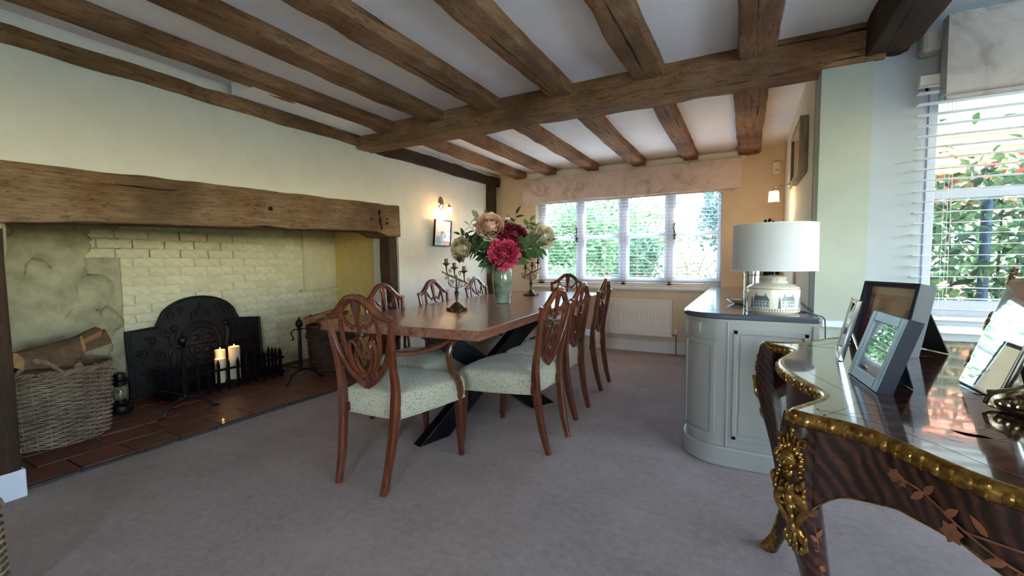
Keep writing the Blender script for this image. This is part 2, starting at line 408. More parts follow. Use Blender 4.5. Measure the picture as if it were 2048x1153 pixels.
# left wall : pieces round the fireplace opening
OY0, OY1 = 0.70, 3.37
mb = MB()
mb.box((XL-.35, YB, 0), (XL, OY0-.0, ZC)); mb.box((XL-.35, OY1+.02, 0), (XL, YF, ZC))
mb.hexa([(XL-.35, OY0, 1.585), (XL, OY0, 1.585), (XL, OY1+.02, 1.665), (XL-.35, OY1+.02, 1.665), (XL-.35, OY0, ZC), (XL, OY0, ZC), (XL, OY1+.02, ZC), (XL-.35, OY1+.02, ZC)])
wall_left = struct(mb.build('wall_left', 'wall_cream'), 'cream plastered wall above and beside the inglenook')
# far wall with window hole
def holed(name, axis_lo, axis_hi, y0, y1, hole, mat, zt=ZC):
    x0, x1, z0, z1 = hole; mb = MB()
    mb.box((axis_lo, y0, 0), (x0, y1, zt)); mb.box((x1, y0, 0), (axis_hi, y1, zt)); mb.box((x0, y0, 0), (x1, y1, z0)); mb.box((x0, y0, z1), (x1, y1, zt))
    return mb.build(name, mat)
struct(holed('wall_far', XL-.35, XR+.25, YF, YF+.24, FW, 'wall_beige'), 'warm beige end wall around the wide window')
struct(B((XR, YN+.22, 0), (XR+.25, YF, ZC)).build('wall_alcove', 'wall_beige'), 'beige side wall of the alcove behind the sideboard')
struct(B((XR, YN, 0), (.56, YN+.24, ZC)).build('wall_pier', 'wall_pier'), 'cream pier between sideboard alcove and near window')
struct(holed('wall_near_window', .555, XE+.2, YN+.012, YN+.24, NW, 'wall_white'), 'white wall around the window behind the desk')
# unseen half of the room, with a small window behind the camera and a wide one added at the side to brighten the ceiling
mb = MB(); mb.box((XL-.35, YB-.2, 0), (0, YB, ZC)); mb.box((.7, YB-.2, 0), (XE+.2, YB, ZC)); mb.box((0, YB-.2, 1.95), (.7, YB, ZC)); mb.box((0, YB-.2, 0), (.7, YB, 1.05))
struct(mb.build('wall_rear', 'wall_cream'), 'cream wall behind the camera')
mb = MB(); mb.box((XE, YB, 0), (XE+.2, -1.4, ZC)); mb.box((XE, 2.7, 0), (XE+.2, YN, ZC)); mb.box((XE, -1.4, 2.0), (XE+.2, 2.7, ZC)); mb.box((XE, -1.4, 0), (XE+.2, 2.7, .59))
struct(mb.build('wall_right', 'wall_cream'), 'cream wall to the right of the camera')

# skirting
struct(B((XL+.0, YF-.02, 0), (XR, YF, .14)).build('baseboard_far', 'skirting_white', bev=.004), 'white skirting board under the radiator')
struct(B((XL, OY1+.05, 0), (XL+.02, YF-.02, .14)).build('baseboard_left', 'skirting_white', bev=.004), 'white skirting board below the picture and wall light')
struct(B((XL, YB, 0), (-3.0, OY0+.0, .135)).build('baseboard_pier', 'white_gloss', bev=.006), 'white painted plinth at the hearth corner')

# ------------------------------------------------------------------ timbers
def beam(name, mat, p0, p1, w, h, seed=0, seg=.07, amp=.006, wav=.012, rnd=.35, taper=1.0, bot=None):
    """hewn timber from p0 to p1 (centre line), w wide (horizontal) and h high, uneven faces and worn arrises"""
    p0, p1 = V(p0), V(p1); L = (p1-p0).length; N = max(4, int(L/seg)); vs = []; ch = .007
    sec = []                                             # rectangular section, chamfered arrises
    for (ax, ay, bx, by, m_) in ((w/2, -h/2+ch, w/2, h/2-ch, 4), (w/2-ch, h/2, -w/2+ch, h/2, 5), (-w/2, h/2-ch, -w/2, -h/2+ch, 4), (-w/2+ch, -h/2, w/2-ch, -h/2, 5)):
        for k in range(m_+1): sec.append((ax+(bx-ax)*k/m_, ay+(by-ay)*k/m_))
    n = len(sec)
    for i in range(N+1):
        x = i/N*L
        wy = wav*noise.noise(V((x*.9+seed*9.1, 0, 3))); wz = wav*.7*noise.noise(V((x*.9+seed*5.3, 7, 1)))
        for (yy, zz) in sec:
            ey = min(1, abs(yy)/(w/2-ch)); ez = min(1, abs(zz)/(h/2-ch)); edge_ = (ey*ez)**6
            d = amp*.8*noise.fractal(V((x*2.6+seed*13, yy*9, zz*9)), .8, 2, 4)-edge_*amp*1.6*max(0, noise.noise(V((x*5+seed*3, yy*20, zz*20)))+.15)
            rr = V((0, yy/w, zz/h)).normalized()
            zb = bot(x/L) if (bot and zz < 0) else 0
            vs.append((x, yy+wy+rr.y*d, zz+wz+rr.z*d+zb))
    fs = []
    for i in range(N):
        for j in range(n): l = (j+1) % n; fs.append((i*n+j, i*n+l, (i+1)*n+l, (i+1)*n+j))
    fs += [tuple(range(n-1, -1, -1)), tuple(N*n+k for k in range(n))]
    mb = MB(); mb.add(vs, fs); o = mb.build(name, mat, smooth=True, angle=28)
    t = (p1-p0).normalized(); s_ = V((0, 1, 0)) if abs(t.z) > .9 else V((0, 0, 1)).cross(t).normalized(); u = t.cross(s_)
    M = Matrix((t, s_, u)).transposed().to_4x4(); M.translation = p0; o.matrix_world = M
    return o
# near-bay joists (right top edges at x below, run along Y), main beam at Y 2.88..3.05
JW, JH = .125, .125
near = [(-2.672, 'second from the fireplace wall'), (-2.139, 'third from the fireplace wall'), (-1.616, 'fourth from the fireplace wall'), (-1.05, 'middle one with flaking pale paint'), (-.459, 'split along its underside'), (.13, 'nearest the pier, pale and cracked')]
for i, (xr, d) in enumerate(near):
    w = [.165, .17, .175, .175, .185, .187][i]
    o = beam('ceiling_joist', 'old_oak', (xr-w/2, YB, ZC-.005), (xr-w/2, 2.90, ZC-.005), w, .14, seed=i+1, amp=.008)
    tag(o, 'old oak joist in the near ceiling bay, '+d, 'beam', 'near ceiling joists')
far = [(-2.64, 'beside the wall plate'), (-2.19, 'second from the fireplace wall'), (-1.625, 'third, with flaked pale edge'), (-1.06, 'fourth, above the window middle'), (-.488, 'fifth, ending over the blind'), (.113, 'widest, split along its length')]
for i, (xr, d) in enumerate(far):
    w = [.15, .15, .15, .15, .15, .21][i]; h = .15
    o = beam('ceiling_joist', 'old_oak', (xr-w/2, 3.0, ZC), (xr-w/2, YF, ZC-.005), w, h, seed=i+20, amp=.008)
    tag(o, 'old oak joist in the far ceiling bay, '+d, 'beam', 'far ceiling joists')
o = beam('main_beam', 'old_oak', (XL-.02, 2.965, ZC-.075), (.60, 2.965, ZC-.085), .19, .21, seed=40, amp=.008); tag(o, 'long heavy oak cross beam carrying the joists of both bays', 'beam')
o = beam('ceiling_joist', 'dark_oak', (.61, YB, ZC-.075), (.61, 2.94, ZC-.075), .19, .2, seed=44, amp=.014, wav=.02); tag(o, 'rough dark oak joist over the desk, right end of the ceiling', 'beam', 'near ceiling joists')
o = beam('wall_plate', 'old_oak', (XL+.015, YB, 2.176), (XL+.015, 2.9, 2.186), .07, .082, seed=47, amp=.012); tag(o, 'rough oak wall plate above the fireplace wall', 'beam')
o = beam('wall_plate', 'dark_oak', (XL+.02, 3.02, 2.195), (XL+.02, YF, 2.195), .07, .12, seed=48, amp=.012); tag(o, 'oak wall plate above the picture and wall light', 'beam')
o = beam('corner_post', 'dark_oak', (XL+.035, 5.17, 0), (XL+.035, 5.17, 2.16), .15, .09, seed=50, amp=.006); tag(o, 'dark oak post in the corner by the window wall', 'post')
# boxed-in soffit between wall plate and first joist
tag(struct(B((XL+.06, 1.76, 2.225), (-2.80, 2.88, ZC)).build('trim_1', 'ceiling_paint', bev=.005)), 'white boxed drop in the ceiling beside the wall plate')
tag(struct(B((-2.6, YF-.035, 2.17), (-.02, YF, 2.27)).build('trim_2', 'wall_cream', bev=.004)), 'cream boxing between joist ends above the far blind')
# fireplace lintel with worn arched underside
def lint_bot(t):
    s = 0
    if t < .26: s = 0
    elif t < .29: s = .03*(t-.26)/.03
    elif t > .955: s = 0
    elif t > .92: s = .045*(.955-t)/.035
    else: s = .03+.015*(t-.29)/.63
    return s
o = beam('fireplace_lintel', 'lintel_oak', (XL-.115, -.35, 1.405), (XL-.115, 3.385, 1.515), .29, .312, seed=60, amp=.009, wav=.02, bot=lint_bot, seg=.035)
tag(o, 'massive worn oak lintel spanning the inglenook fireplace', 'beam')
mb = MB()
for (y, z, r) in ((3.10, 1.575, (.012, .014, .03)), (3.11, 1.50, (.012, .013, .045)), (3.125, 1.44, (.012, .008, .03)), (2.02, 1.50, (.012, .016, .016)), (3.0, 1.505, (.012, .012, .008)), (3.2, 1.52, (.012, .014, .008)), (3.2, 1.48, (.012, .012, .01))):
    mb.ball((XL+.032, y, z), r, 10, 6)
h = mb.build('knot_hole', 'dark_void', o, smooth=True); h.matrix_parent_inverse = o.matrix_world.inverted()
o = beam('jamb_post', 'dark_oak', (XL-.07, 3.315, 0), (XL-.07, 3.315, 1.375), .11, .14, seed=63, amp=.005); tag(o, 'dark oak jamb post at the right of the fireplace opening', 'post')
o = beam('jamb_post', 'dark_oak', (XL+.03, .60, .13), (XL+.03, .595, 1.27), .18, .13, seed=65, amp=.006); tag(o, 'weathered oak post at the left of the hearth', 'post')

# ------------------------------------------------------------------ fireplace recess
XBK = -4.42
mb = MB()
mb.box((XBK-.2, .6, 0), (XBK, 4.0, 2.0))
wall_hb = struct(mb.build('wall_hearth_back', 'mortar'), 'cream painted brick wall at the back of the inglenook')
def wedge(a, b, th, z1):  # vertical slab from a to b, thickness th on its left
    a, b = V((*a, 0)), V((*b, 0)); t = (b-a).normalized(); s_ = V((-t.y, t.x, 0))*th
    return [a, b, b+s_, a+s_]+[p+V((0, 0, z1)) for p in (a, b, b+s_, a+s_)]
mb = MB(); q = wedge((XBK-.02, 3.72), (XL-.05, 3.375), .14, 2.0); mb.hexa(q)
struct(mb.build('wall_hearth_right', 'hearth_warm_glow'), 'cream splayed wall right of the inglenook, warm glow painted into its colour')
# left side wall and the patch of lumpy render on the back wall
def lumpy(A, Bp, z0, z1, nrm, amp, NX, NZ, name, label, fade=None, parent=None):
    vs = []; fs = []
    for i in range(NX+1):
        for k in range(NZ+1):
            p = A.lerp(Bp, i/NX); p.z = z0+(z1-z0)*k/NZ; d = amp*(1.0*noise.fractal(p*2.6+V((3, 1, 7)), .8, 2, 4)+.55*noise.noise(p*9)+.35*noise.noise(p*19)+.35)
            if fade: d = fade(p, d)
            vs.append(p+nrm*d)
    for i in range(NX):
        for k in range(NZ): a = i*(NZ+1)+k; fs.append((a, a+NZ+1, a+NZ+2, a+1))
    mb = MB(); mb.add(vs, fs); o = mb.build(name, 'rough_render', parent, smooth=True, angle=0)
    md = o.modifiers.new('solid', 'SOLIDIFY'); md.thickness = .05; md.offset = -1
    return o
struct(lumpy(V((-3.2, .71, 0)), V((XBK-.05, .80, 0)), 0, 2.0, V((0, 1, 0)), .03, 24, 36, 'wall_hearth_left', ''), 'rough rendered wall on the left of the inglenook')
def fd(p, d):
    e = 1.44+.10*noise.noise(V((p.z*2.2, 5, 1)))+.07*noise.noise(V((p.z*7, 5, 1)))+.03*noise.noise(V((p.z*19, 5, 1)))+(.05 if p.z < 1.0 else -.03)
    return d+.02 if p.y < e else d*.2-.03
lumpy(V((XBK, .74, 0)), V((XBK, 1.62, 0)), 0, 1.9, V((1, 0, 0)), .032, 60, 110, 'render_patch', '', fd, wall_hb)
struct(B((XBK-.2, .3, 1.95), (XL-.1, 4.1, 2.05)).build('wall_hearth_top', 'soot'), 'sooty underside of the chimney')
# bricks: alike pieces share four meshes
bricks = []
BL, BH = .218, .068
for k in range(5):
    mb = MB(); rr = random.Random(k); hx, hy, hz = .007, (BL-.004)/2, (BH-.002)/2
    NY_, NZ_ = 5, 3; vs = []; fs = []
    for i in range(NY_+1):
        for j in range(NZ_+1):
            y = -hy+2*hy*i/NY_; z = -hz+2*hz*j/NZ_; e = min(i, NY_-i, 1)*min(j, NZ_-j, 1)
            vs.append((hx*(1 if e else .35)+rr.uniform(-.003, .003), y+rr.uniform(-.003, .003), z+rr.uniform(-.003, .003)))
    for i in range(NY_):
        for j in range(NZ_): a = i*(NZ_+1)+j; fs.append((a, a+NZ_+1, a+NZ_+2, a+1))
    n0 = len(vs); vs += [(-.02, -hy, -hz), (-.02, hy, -hz), (-.02, hy, hz), (-.02, -hy, hz)]
    c = [0, NY_*(NZ_+1), NY_*(NZ_+1)+NZ_, NZ_]
    for a in range(4): fs.append((c[a], c[(a+1) % 4], n0+(a+1) % 4, n0+a))
    mb.add(vs, fs); o = mb.build('brick', 'brick_paint', wall_hb, smooth=True, angle=60); bricks.append(o)
first = list(bricks); nb = 0
for row in range(22):
    z = .05+row*.076
    for c in range(12):
        y = 1.36+c*.226+(.113 if row % 2 else 0)
        if y > 3.66: continue
        if z > .80 and y > 3.28: continue            # niche
        if y < 1.50 and z < 1.1: continue   # under the render patch
        if z > 1.62: continue
        if .6 < z < 1.0 and 2.0 < y < 2.5 and random.random() < .15: continue
        src = random.choice(first)
        if src in bricks: o = src; bricks.remove(src)
        else: o = src.copy(); COL.objects.link(o)
        prou = .005 if y < 2.73 else .0
        if 1.16 < z < 1.4 and y < 2.7: prou += .010+random.uniform(0, .012)
        else: prou += random.uniform(-.007, .004)
        o.location = (XBK+.002+prou, y, z+random.uniform(-.003, .003)); o.rotation_euler = (random.uniform(-.015, .015), random.uniform(-.03, .03), random.uniform(-.03, .03)); nb += 1
print('bricks', nb)
# shallow oven niche, upper right of the back wall: its side cheek and sill
tag(struct(B((XBK, 3.255, .80), (XBK+.05, 3.30, 2.0)).build('trim_3', 'mortar', bev=.006)), 'cream cheek of the shallow niche in the fireplace wall')
tag(struct(B((XBK, 3.20, .775), (XBK+.07, 3.70, .80)).build('trim_4', 'mortar', bev=.006)), 'cream ledge under the shallow niche in the fireplace wall')
tag(struct(B((XBK, 2.86, 0), (XBK+.03, 3.70, .13)).build('trim_5', 'mortar', bev=.008)), 'cream plinth strip at the foot of the fireplace wall')

# hearth: quarry tiles on a grout bed, slate edging
hearth = struct(B((XBK-.02, .68, -.02), (XL+.02, 3.9, .004)).build('floor_hearth', 'grout'), 'dark red quarry tiled hearth')
tiles = []
for k, (sx, sy) in enumerate(((.225, .225), (.225, .30))):
    mb = MB(); mb.box((-sx/2, -sy/2, 0), (sx/2, sy/2, .016)); tiles.append((mb.build('tile', 'quarry_tile', hearth, bev=.004), sx, sy))
used = set()
for r in range(6):
    x = XL-.115-r*.233; y = .70+(.12 if r % 2 else 0); k = r % 2; src, sx, sy = tiles[k]
    while y < 3.75:
        if k in used: o = src.copy(); COL.objects.link(o)
        else: o = src; used.add(k)
        o.location = (x, y+sy/2, .003+random.uniform(-.002, .002)); o.rotation_euler = (random.uniform(-.008, .008), random.uniform(-.008, .008), random.uniform(-.012, .012)); y += sy+.008
rr = random.Random(3); y = .70
edge = tag(struct(B((XL-.012, .70, -.005), (XL+.018, 3.36, .008)).build('trim_6', 'slate')), 'rough dark slate edging between hearth and carpet')
while y < 3.32:
    l = rr.uniform(.18, .34); B((XL-.014, y, 0), (XL+.02+rr.uniform(0, .008), min(y+l-.006, 3.36), .013+rr.uniform(0, .008))).build('edging_stone', 'slate', edge, bev=.004); y += l
# ------------------------------------------------------------------ windows
def window(name, x0, x1, z0, z1, ypl, bars, ztr, label, handles, fw=.055):
    """casement window in a wall facing -Y; bars = clear-glass x ranges"""
    root = empty(name, ((x0+x1)/2, ypl, z0)); root['kind'] = 'structure'; root['label'] = label
    ox = (x0+x1)/2
    def bx(mb, a, b, c, d, y0=0, y1=.05): mb.box((a-ox, y0, c-z0), (b-ox, y1, d-z0))
    mb = MB(); bx(mb, x0, bars[0][0]-.035, z0, z1, .0, .07); bx(mb, bars[-1][1]+.035, x1, z0, z1, .0, .07); bx(mb, x0, x1, z0, z0+.05, .0, .07); bx(mb, x0, x1, z1-.05, z1, .0, .07)
    for a, b in zip(bars, bars[1:]): bx(mb, a[1]+.035, b[0]-.035, z0, z1, .0, .07)
    mb.build('window_frame', 'window_paint', root, bev=.004)
    for i, (a, b) in enumerate(bars):
        mb = MB(); zl, zh = z0+.05, z1-.05
        bx(mb, a-.035, a, zl, zh, -.012, .045); bx(mb, b, b+.035, zl, zh, -.012, .045); bx(mb, a, b, zl, zl+.045, -.012, .045); bx(mb, a, b, zh-.045, zh, -.012, .045)
        s = mb.build('sash', 'window_paint', root, bev=.003)
        mb = MB(); bx(mb, a, b, ztr-.024, ztr+.024, -.004, .04); mb.build('glazing_bar', 'window_paint', s, bev=.003)
        for (c, d) in ((zl+.045, ztr-.024), (ztr+.024, zh-.045)):
            mb = MB(); bx(mb, a, b, c, d, .016, .020); mb.build('pane', 'window_glass', s)
        if handles and i in handles:
            sx = b+.012 if handles[i] > 0 else a-.012; mb = MB()
            mb.box((sx-ox-.014, -.026, ztr-z0-.06), (sx-ox+.014, -.012, ztr-z0+.0))
            mb.sweep(cr([(sx-ox, -.03, ztr-z0-.03), (sx-ox+.002, -.045, ztr-z0+.02), (sx-ox+.008*handles[i], -.042, ztr-z0+.08), (sx-ox+.004, -.04, ztr-z0+.13)], 4), .008, .006, (0, 1, 0))
            mb.build('handle', 'black_metal', s, smooth=True)
    return root
window('window_1', FW[0], FW[1], FW[2], FW[3], YF+.10, [(-2.385, -1.965), (-1.845, -1.405), (-1.28, -.855), (-.73, -.285)], 1.412, 'white four-light casement window in the far wall', {0: 1, 3: -1})
window('window_2', NW[0], NW[1], NW[2], NW[3], YN+.10, [(.84, 1.45), (1.57, 2.12), (2.24, 2.83)], 1.425, 'white casement window behind the desk', {})
mb = MB(); mb.box((FW[0]-.06, YF-.045, .752), (FW[1]+.06, YF+.10, .782)); struct(mb.build('window_sill_1', 'white_gloss', bev=.006), 'white window board below the far window')
mb = MB(); mb.box((.37, YN-.05, .735), (2.98, YN+.10, .772)); struct(mb.build('window_sill_2', 'white_gloss', bev=.006), 'white window board below the desk window')

def blind(label, x0, x1, ztop, zbot, y, pitch_, w, ncord):
    root = empty('venetian_blind', ((x0+x1)/2, y, zbot), 0, label, 'blind'); hx = (x1-x0)/2
    B((-hx, -.025, ztop-zbot-.045), (hx, .025, ztop-zbot)).build('head_rail', 'blind_white', root)
    B((-hx, -w/2, -.002), (hx, w/2, .016)).build('bottom_rail', 'blind_white', root, bev=.003)
    mb = MB(); prof = [(-w/2, -.0004), (-w/4, .0003), (0, .0006), (w/4, .0003), (w/2, -.0004)]; prof2 = prof+[(a, b+.0018) for a, b in reversed(prof)]
    mb.prism(prof2, lambda a, b: (-hx, a, b), lambda a, b: (hx, a, b)); src = mb.build('slat', 'blind_white', root)
    z = zbot+pitch_; k = 0
    while z < ztop-.06:
        o = src if k == 0 else src.copy()
        if k: COL.objects.link(o)
        o.location = (0, 0, z-zbot); o.rotation_euler = (math.radians(random.uniform(-.8, .8)), 0, 0); z += pitch_; k += 1
    for c in range(ncord):
        cx = -hx+.12+(2*hx-.24)*c/(ncord-1); mb = MB()
        for dy in (-w/2, w/2): mb.tube([(cx, dy, 0), (cx, dy, ztop-zbot-.04)], .0011, 4)
        mb.tube([(cx+.02, 0, 0), (cx+.02, 0, ztop-zbot-.04)], .0011, 4); mb.build('ladder_cord', 'cord', root)
    return root
blind('white venetian blind, slats open, in the far window over the radiator', FW[0]+.012, FW[1]-.012, 1.975, .79, YF+.045, .0415, .036, 6)
blind('white venetian blind, slats open, in the window behind the desk', NW[0]-.035, NW[1]+.02, 1.98, .80, YN-.025, .0525, .05, 6)
ob = blind('unseen white venetian blind added in the side window to bounce light up', -2.04, 2.04, 1.995, .60, 0, .0525, .05, 8); ob.location = (XE+.03, .65, .60); ob.rotation_euler = (0, 0, -PI/2)  # out of view, added so its slats throw light at the ceiling
wb = window('fill_window', -2.05, 2.05, .59, 2.0, 0, [(-1.97+k*.802, -1.97+k*.802+.70) for k in range(5)], 1.425, 'unseen casement window added right of the desk to brighten the room', {}); wb.location = (XE+.10, .65, .59); wb.rotation_euler = (0, 0, -PI/2)  # unseen window bank, added as fill for the near half of the room
def valance(label, mat, x0, x1, z0, z1, yb, dep, folds):
    root = empty('roman_blind', ((x0+x1)/2, yb, z0), 0, label, 'blind'); hx = (x1-x0)/2; H_ = z1-z0; mb = MB(); N = 60; prof = [(0, H_), (-dep*.9, H_-.003), (-dep, H_-.02), (-dep*1.02, H_*.5), (-dep*1.1, .035), (-dep*1.12, .0), (-dep*.9, -.006), (-dep*.85, .02), (-dep*.3, .02), (0, .02)]
    vs = []; fs = []
    for i in range(N+1):
        x = -hx+2*hx*i/N
        for (a, b) in prof:
            wv = .010*noise.noise(V((x*1.7, b*2, 4))); dz = .012*noise.noise(V((x*1.3, 9, 2))) if b < .05 else 0
            vs.append((x, a+wv*(1 if a < 0 else 0), b+dz))
    n = len(prof)
    for i in range(N):
        for k in range(n-1): fs.append((i*n+k, (i+1)*n+k, (i+1)*n+k+1, i*n+k+1))
    fs.append(tuple(range(n))); fs.append(tuple(N*n+k for k in range(n-1, -1, -1)))
    mb.add(vs, fs); mb.build('fabric', mat, root, smooth=True, angle=35)
    mb = MB(); mb.box((-hx+.004, -dep*.85, -.028), (hx-.004, -dep*.45, -.008)); mb.build('lower_fold', mat, root, bev=.006)
    return root
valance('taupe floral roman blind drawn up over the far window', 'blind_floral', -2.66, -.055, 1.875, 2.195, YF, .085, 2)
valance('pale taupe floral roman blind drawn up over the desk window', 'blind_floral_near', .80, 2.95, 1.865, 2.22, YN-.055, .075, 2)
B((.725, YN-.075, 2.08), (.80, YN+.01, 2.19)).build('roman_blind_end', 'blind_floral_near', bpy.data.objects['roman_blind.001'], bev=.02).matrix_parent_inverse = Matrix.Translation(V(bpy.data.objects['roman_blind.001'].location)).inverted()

# ------------------------------------------------------------------ radiator
rad = empty('radiator', (-1.175, YF-.09, .21), 0, 'white panel radiator under the far window', 'radiator')
W2, RH = .435, .425
mb = MB(); mb.box((-W2, 0, 0), (W2, .012, RH)); mb.box((-W2, .048, .0), (W2, .06, RH))
for i in range(24): x = -W2+.03+i*.0355; mb.box((x, -.005, .04), (x+.02, .002, RH-.05))
mb.build('panel', 'radiator_white', rad, bev=.003)
mb = MB(); mb.box((-W2-.004, -.002, RH-.01), (W2+.004, .06, RH+.004)); mb.box((-W2-.006, -.002, -.002), (-W2, .062, RH)); mb.box((W2, -.002, -.002), (W2+.006, .062, RH))
mb.build('casing', 'radiator_white', rad, bev=.002)
mb = MB()
for i in range(40): x = -W2+.012+i*.0218; mb.box((x, .008, RH+.002), (x+.006, .052, RH+.007))
mb.build('top_grille', 'radiator_white', rad)
mb = MB(); mb.tube([(W2, .03, .02), (W2+.05, .03, .02), (W2+.05, .03, -.03), (W2+.05, .03, -.209)], .008, 8); mb.ball((W2+.05, .03, .022), .014, 8, 6); mb.build('pipe', 'valve_chrome', rad, smooth=True)
MB().lathe([(.013, .03), (.017, .035), (.016, .075), (.010, .08)], 12, (W2+.05, .03, 0)).build('valve_cap', 'plastic_white', rad, smooth=True)

# ------------------------------------------------------------------ wall lights, pictures, sensor
def sconce(loc, rz, label, plate):
    """local +x is out of the wall"""
    r = empty('wall_light', loc, rz, label, 'wall light', 'glass shaded wall lights')
    mb = MB()
    if plate == 'oval': mb.add(*oval_plate(.045, .075))
    else: mb.box((0, -.035, -.05), (.018, .035, .05))
    mb.build('back_plate', 'chrome', r, smooth=(plate == 'oval'), bev=0 if plate == 'oval' else .004)
    mb = MB(); mb.tube(cr([(.015, 0, -.01), (.05, 0, -.012), (.10, 0, -.012), (.125, 0, -.02), (.132, 0, -.04)], 4), .006, 8); mb.ball((.02, 0, -.01), .014, 8, 6); mb.build('arm', 'chrome', r, smooth=True)
    mb = MB(); mb.lathe([(.008, -.03), (.02, -.045), (.024, -.058)], 14, (.134, 0, 0)); mb.build('cap', 'chrome', r, smooth=True)
    mb = MB(); mb.lathe([(.034, -.055), (.038, -.06), (.042, -.135), (.042, -.14)], 4, (.134, 0, 0)); g = mb.build('glass_shade', 'lamp_glass', r, bev=.006)
    mb = MB(); mb.lathe([(.046, -.14), (.046, -.150), (.040, -.150), (.040, -.14)], 4, (.134, 0, 0)); mb.build('shade_rim', 'lantern_glass', g)
    d = bpy.data.lights.new('wall_light_bulb', 'POINT'); d.energy = 1.3; d.color = (1, .62, .30); d.shadow_soft_size = .03
    l = bpy.data.objects.new('wall_light_bulb', d); COL.objects.link(l); l.parent = r; l.location = (.134, 0, -.19)
    return r
def oval_plate(a, b):
    mb = MB(); n = 24; vs = []; fs = []
    for (s, x) in ((1, 0), (1, .008), (.8, .018), (.3, .024)):
        for k in range(n): th = 2*PI*k/n; vs.append((x, a*s*math.cos(th), b*s*math.sin(th)))
    for i in range(3):
        for k in range(n): l = (k+1) % n; fs.append((i*n+k, i*n+l, (i+1)*n+l, (i+1)*n+k))
    fs.append(tuple(3*n+k for k in range(n))); return vs, fs
sconce((XL, 4.09, 1.775), -.1, 'lit wall light with frosted glass shade above the small picture', 'oval')
sconce((XR, 4.43, 1.745), PI, 'lit wall light with glass shade on the sideboard alcove wall', 'square')

def picture(name, w, h, dep, fw, fmat, label, cat='picture', glass='picture_glass', art=None, card='mount_card', group=None):
    """framed picture: local x across, z up from the base, front faces -y"""
    r = empty(name, (0, 0, 0), 0, label, cat, group); mb = MB()
    mb.box((-w/2, 0, 0), (-w/2+fw, dep, h)); mb.box((w/2-fw, 0, 0), (w/2, dep, h)); mb.box((-w/2+fw, 0, 0), (w/2-fw, dep, fw)); mb.box((-w/2+fw, 0, h-fw), (w/2-fw, dep, h))
    mb.build('frame', fmat, r, bev=.002)
    B((-w/2+fw*.8, dep*.75, fw*.8), (w/2-fw*.8, dep*.75+.003, h-fw*.8)).build('mount', card, r)
    if art: art(r, w, h, dep, fw)
    B((-w/2+fw, dep*.22, fw), (w/2-fw, dep*.22+.002, h-fw)).build('glazing', glass, r)
    return r
simple('print_paper', '#e9ecea', .7, var=.05); simple('print_pink', '#d9b3a6', .8, var=.15, vscale=30); simple('print_green', '#b9cdb4', .8, var=.2, vscale=30); simple('print_lilac', '#b7b4cb', .8, var=.1); simple('print_dark', '#6b5b55', .8, var=.2)
def art_cottage(r, w, h, dep, fw):
    y = dep*.75-.002; mb = MB(); mb.prism([(-.11, .20), (-.05, .20), (-.05, .225), (-.08, .245), (-.11, .225)], lambda a, b: (a, y, b), lambda a, b: (a, y+.0015, b)); mb.build('print_house', 'print_paper', r)
    B((-.03, y-.001, .03), (.045, y+.001, .15)).build('print_path', 'print_lilac', r); B((-.02, y-.001, .15), (.04, y+.001, .17)).build('print_gate', 'print_dark', r)
    B((-.13, y, .03), (-.04, y+.001, .11)).build('print_lawn', 'print_green', r); B((.055, y, .03), (.12, y+.001, .14)).build('print_lawn', 'print_green', r); B((-.03, y, .2), (.06, y+.001, .25)).build('print_roof', 'print_pink', r)
p = picture('framed_picture', .31, .30, .022, .012, 'black_metal', 'small black-framed garden print below the left wall light', art=art_cottage, card='print_paper')
p.location = (XL+.045, 4.06, 1.28); p.rotation_euler = (math.radians(5), 0, PI/2)
def art_leaf(r, w, h, dep, fw):
    B((-.2, dep*.7-.001, .1), (.2, dep*.7, .27)).build('print_field', 'print_green', r)
p = picture('framed_picture', .62, .36, .045, .03, 'picture_wood', 'wooden-framed picture on the alcove wall, seen almost edge-on', art=art_leaf)
p.location = (XR-.048, 3.725, 1.665); p.rotation_euler = (0, 0, -PI/2)
sen = empty('alarm_sensor', (.27, YF, 2.05), 0, 'small white alarm sensor high in the far corner', 'sensor')
mb = MB(); mb.prism([(-.045, 0), (.045, 0), (.04, -.04), (.02, -.052), (-.02, -.052), (-.04, -.04)], lambda a, b: (a, b, -.06), lambda a, b: (a*.92, b*.92, .06)); mb.build('case', 'plastic_white', sen, bev=.004)
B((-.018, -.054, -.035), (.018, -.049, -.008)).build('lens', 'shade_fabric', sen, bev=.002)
for y, d in ((4.0, 'nearer the fireplace'), (4.43, 'nearer the window')):
    h = empty('picture_hook', (XL+.075, y, 2.11), 0, 'thin metal picture hook hanging from the wall plate, '+d, 'hook', 'picture hooks'); mb = MB()
    mb.tube(cr([(-.02, 0, .16), (0, 0, .155), (.002, 0, .1), (.002, 0, .02), (.0, 0, 0), (-.02, 0, 0), (-.022, 0, .018)], 4), .0028, 6); mb.build('wire', 'chrome', h, smooth=True)
# ------------------------------------------------------------------ dining table
TR = math.radians(4.2)
tbl = empty('dining_table', (-1.775, 3.165, 0), TR, 'long walnut-topped dining table on crossed black metal legs', 'table')
TW, TL2 = .525, 1.405
B((-TW, -TL2, .708), (TW, TL2, .76)).build('table_top', 'table_top', tbl, bev=.003)
def bar(a, b, w, t):
    a, b = V(a), V(b); d = (b-a).normalized(); s_ = d.cross(V((0, 0, 1))).normalized(); u = s_.cross(d)
    # ends cut level with the floor and the underside of the top
    def e(p, z, i, j):
        q = p+s_*(i*t/2)+u*(j*w/2); return q+d*((z-q.z)/d.z)
    return [e(a, a.z, -1, -1), e(a, a.z, 1, -1), e(a, a.z, 1, 1), e(a, a.z, -1, 1), e(b, b.z, -1, -1), e(b, b.z, 1, -1), e(b, b.z, 1, 1), e(b, b.z, -1, 1)]
Ri = Matrix.Rotation(-TR, 3, 'Z')
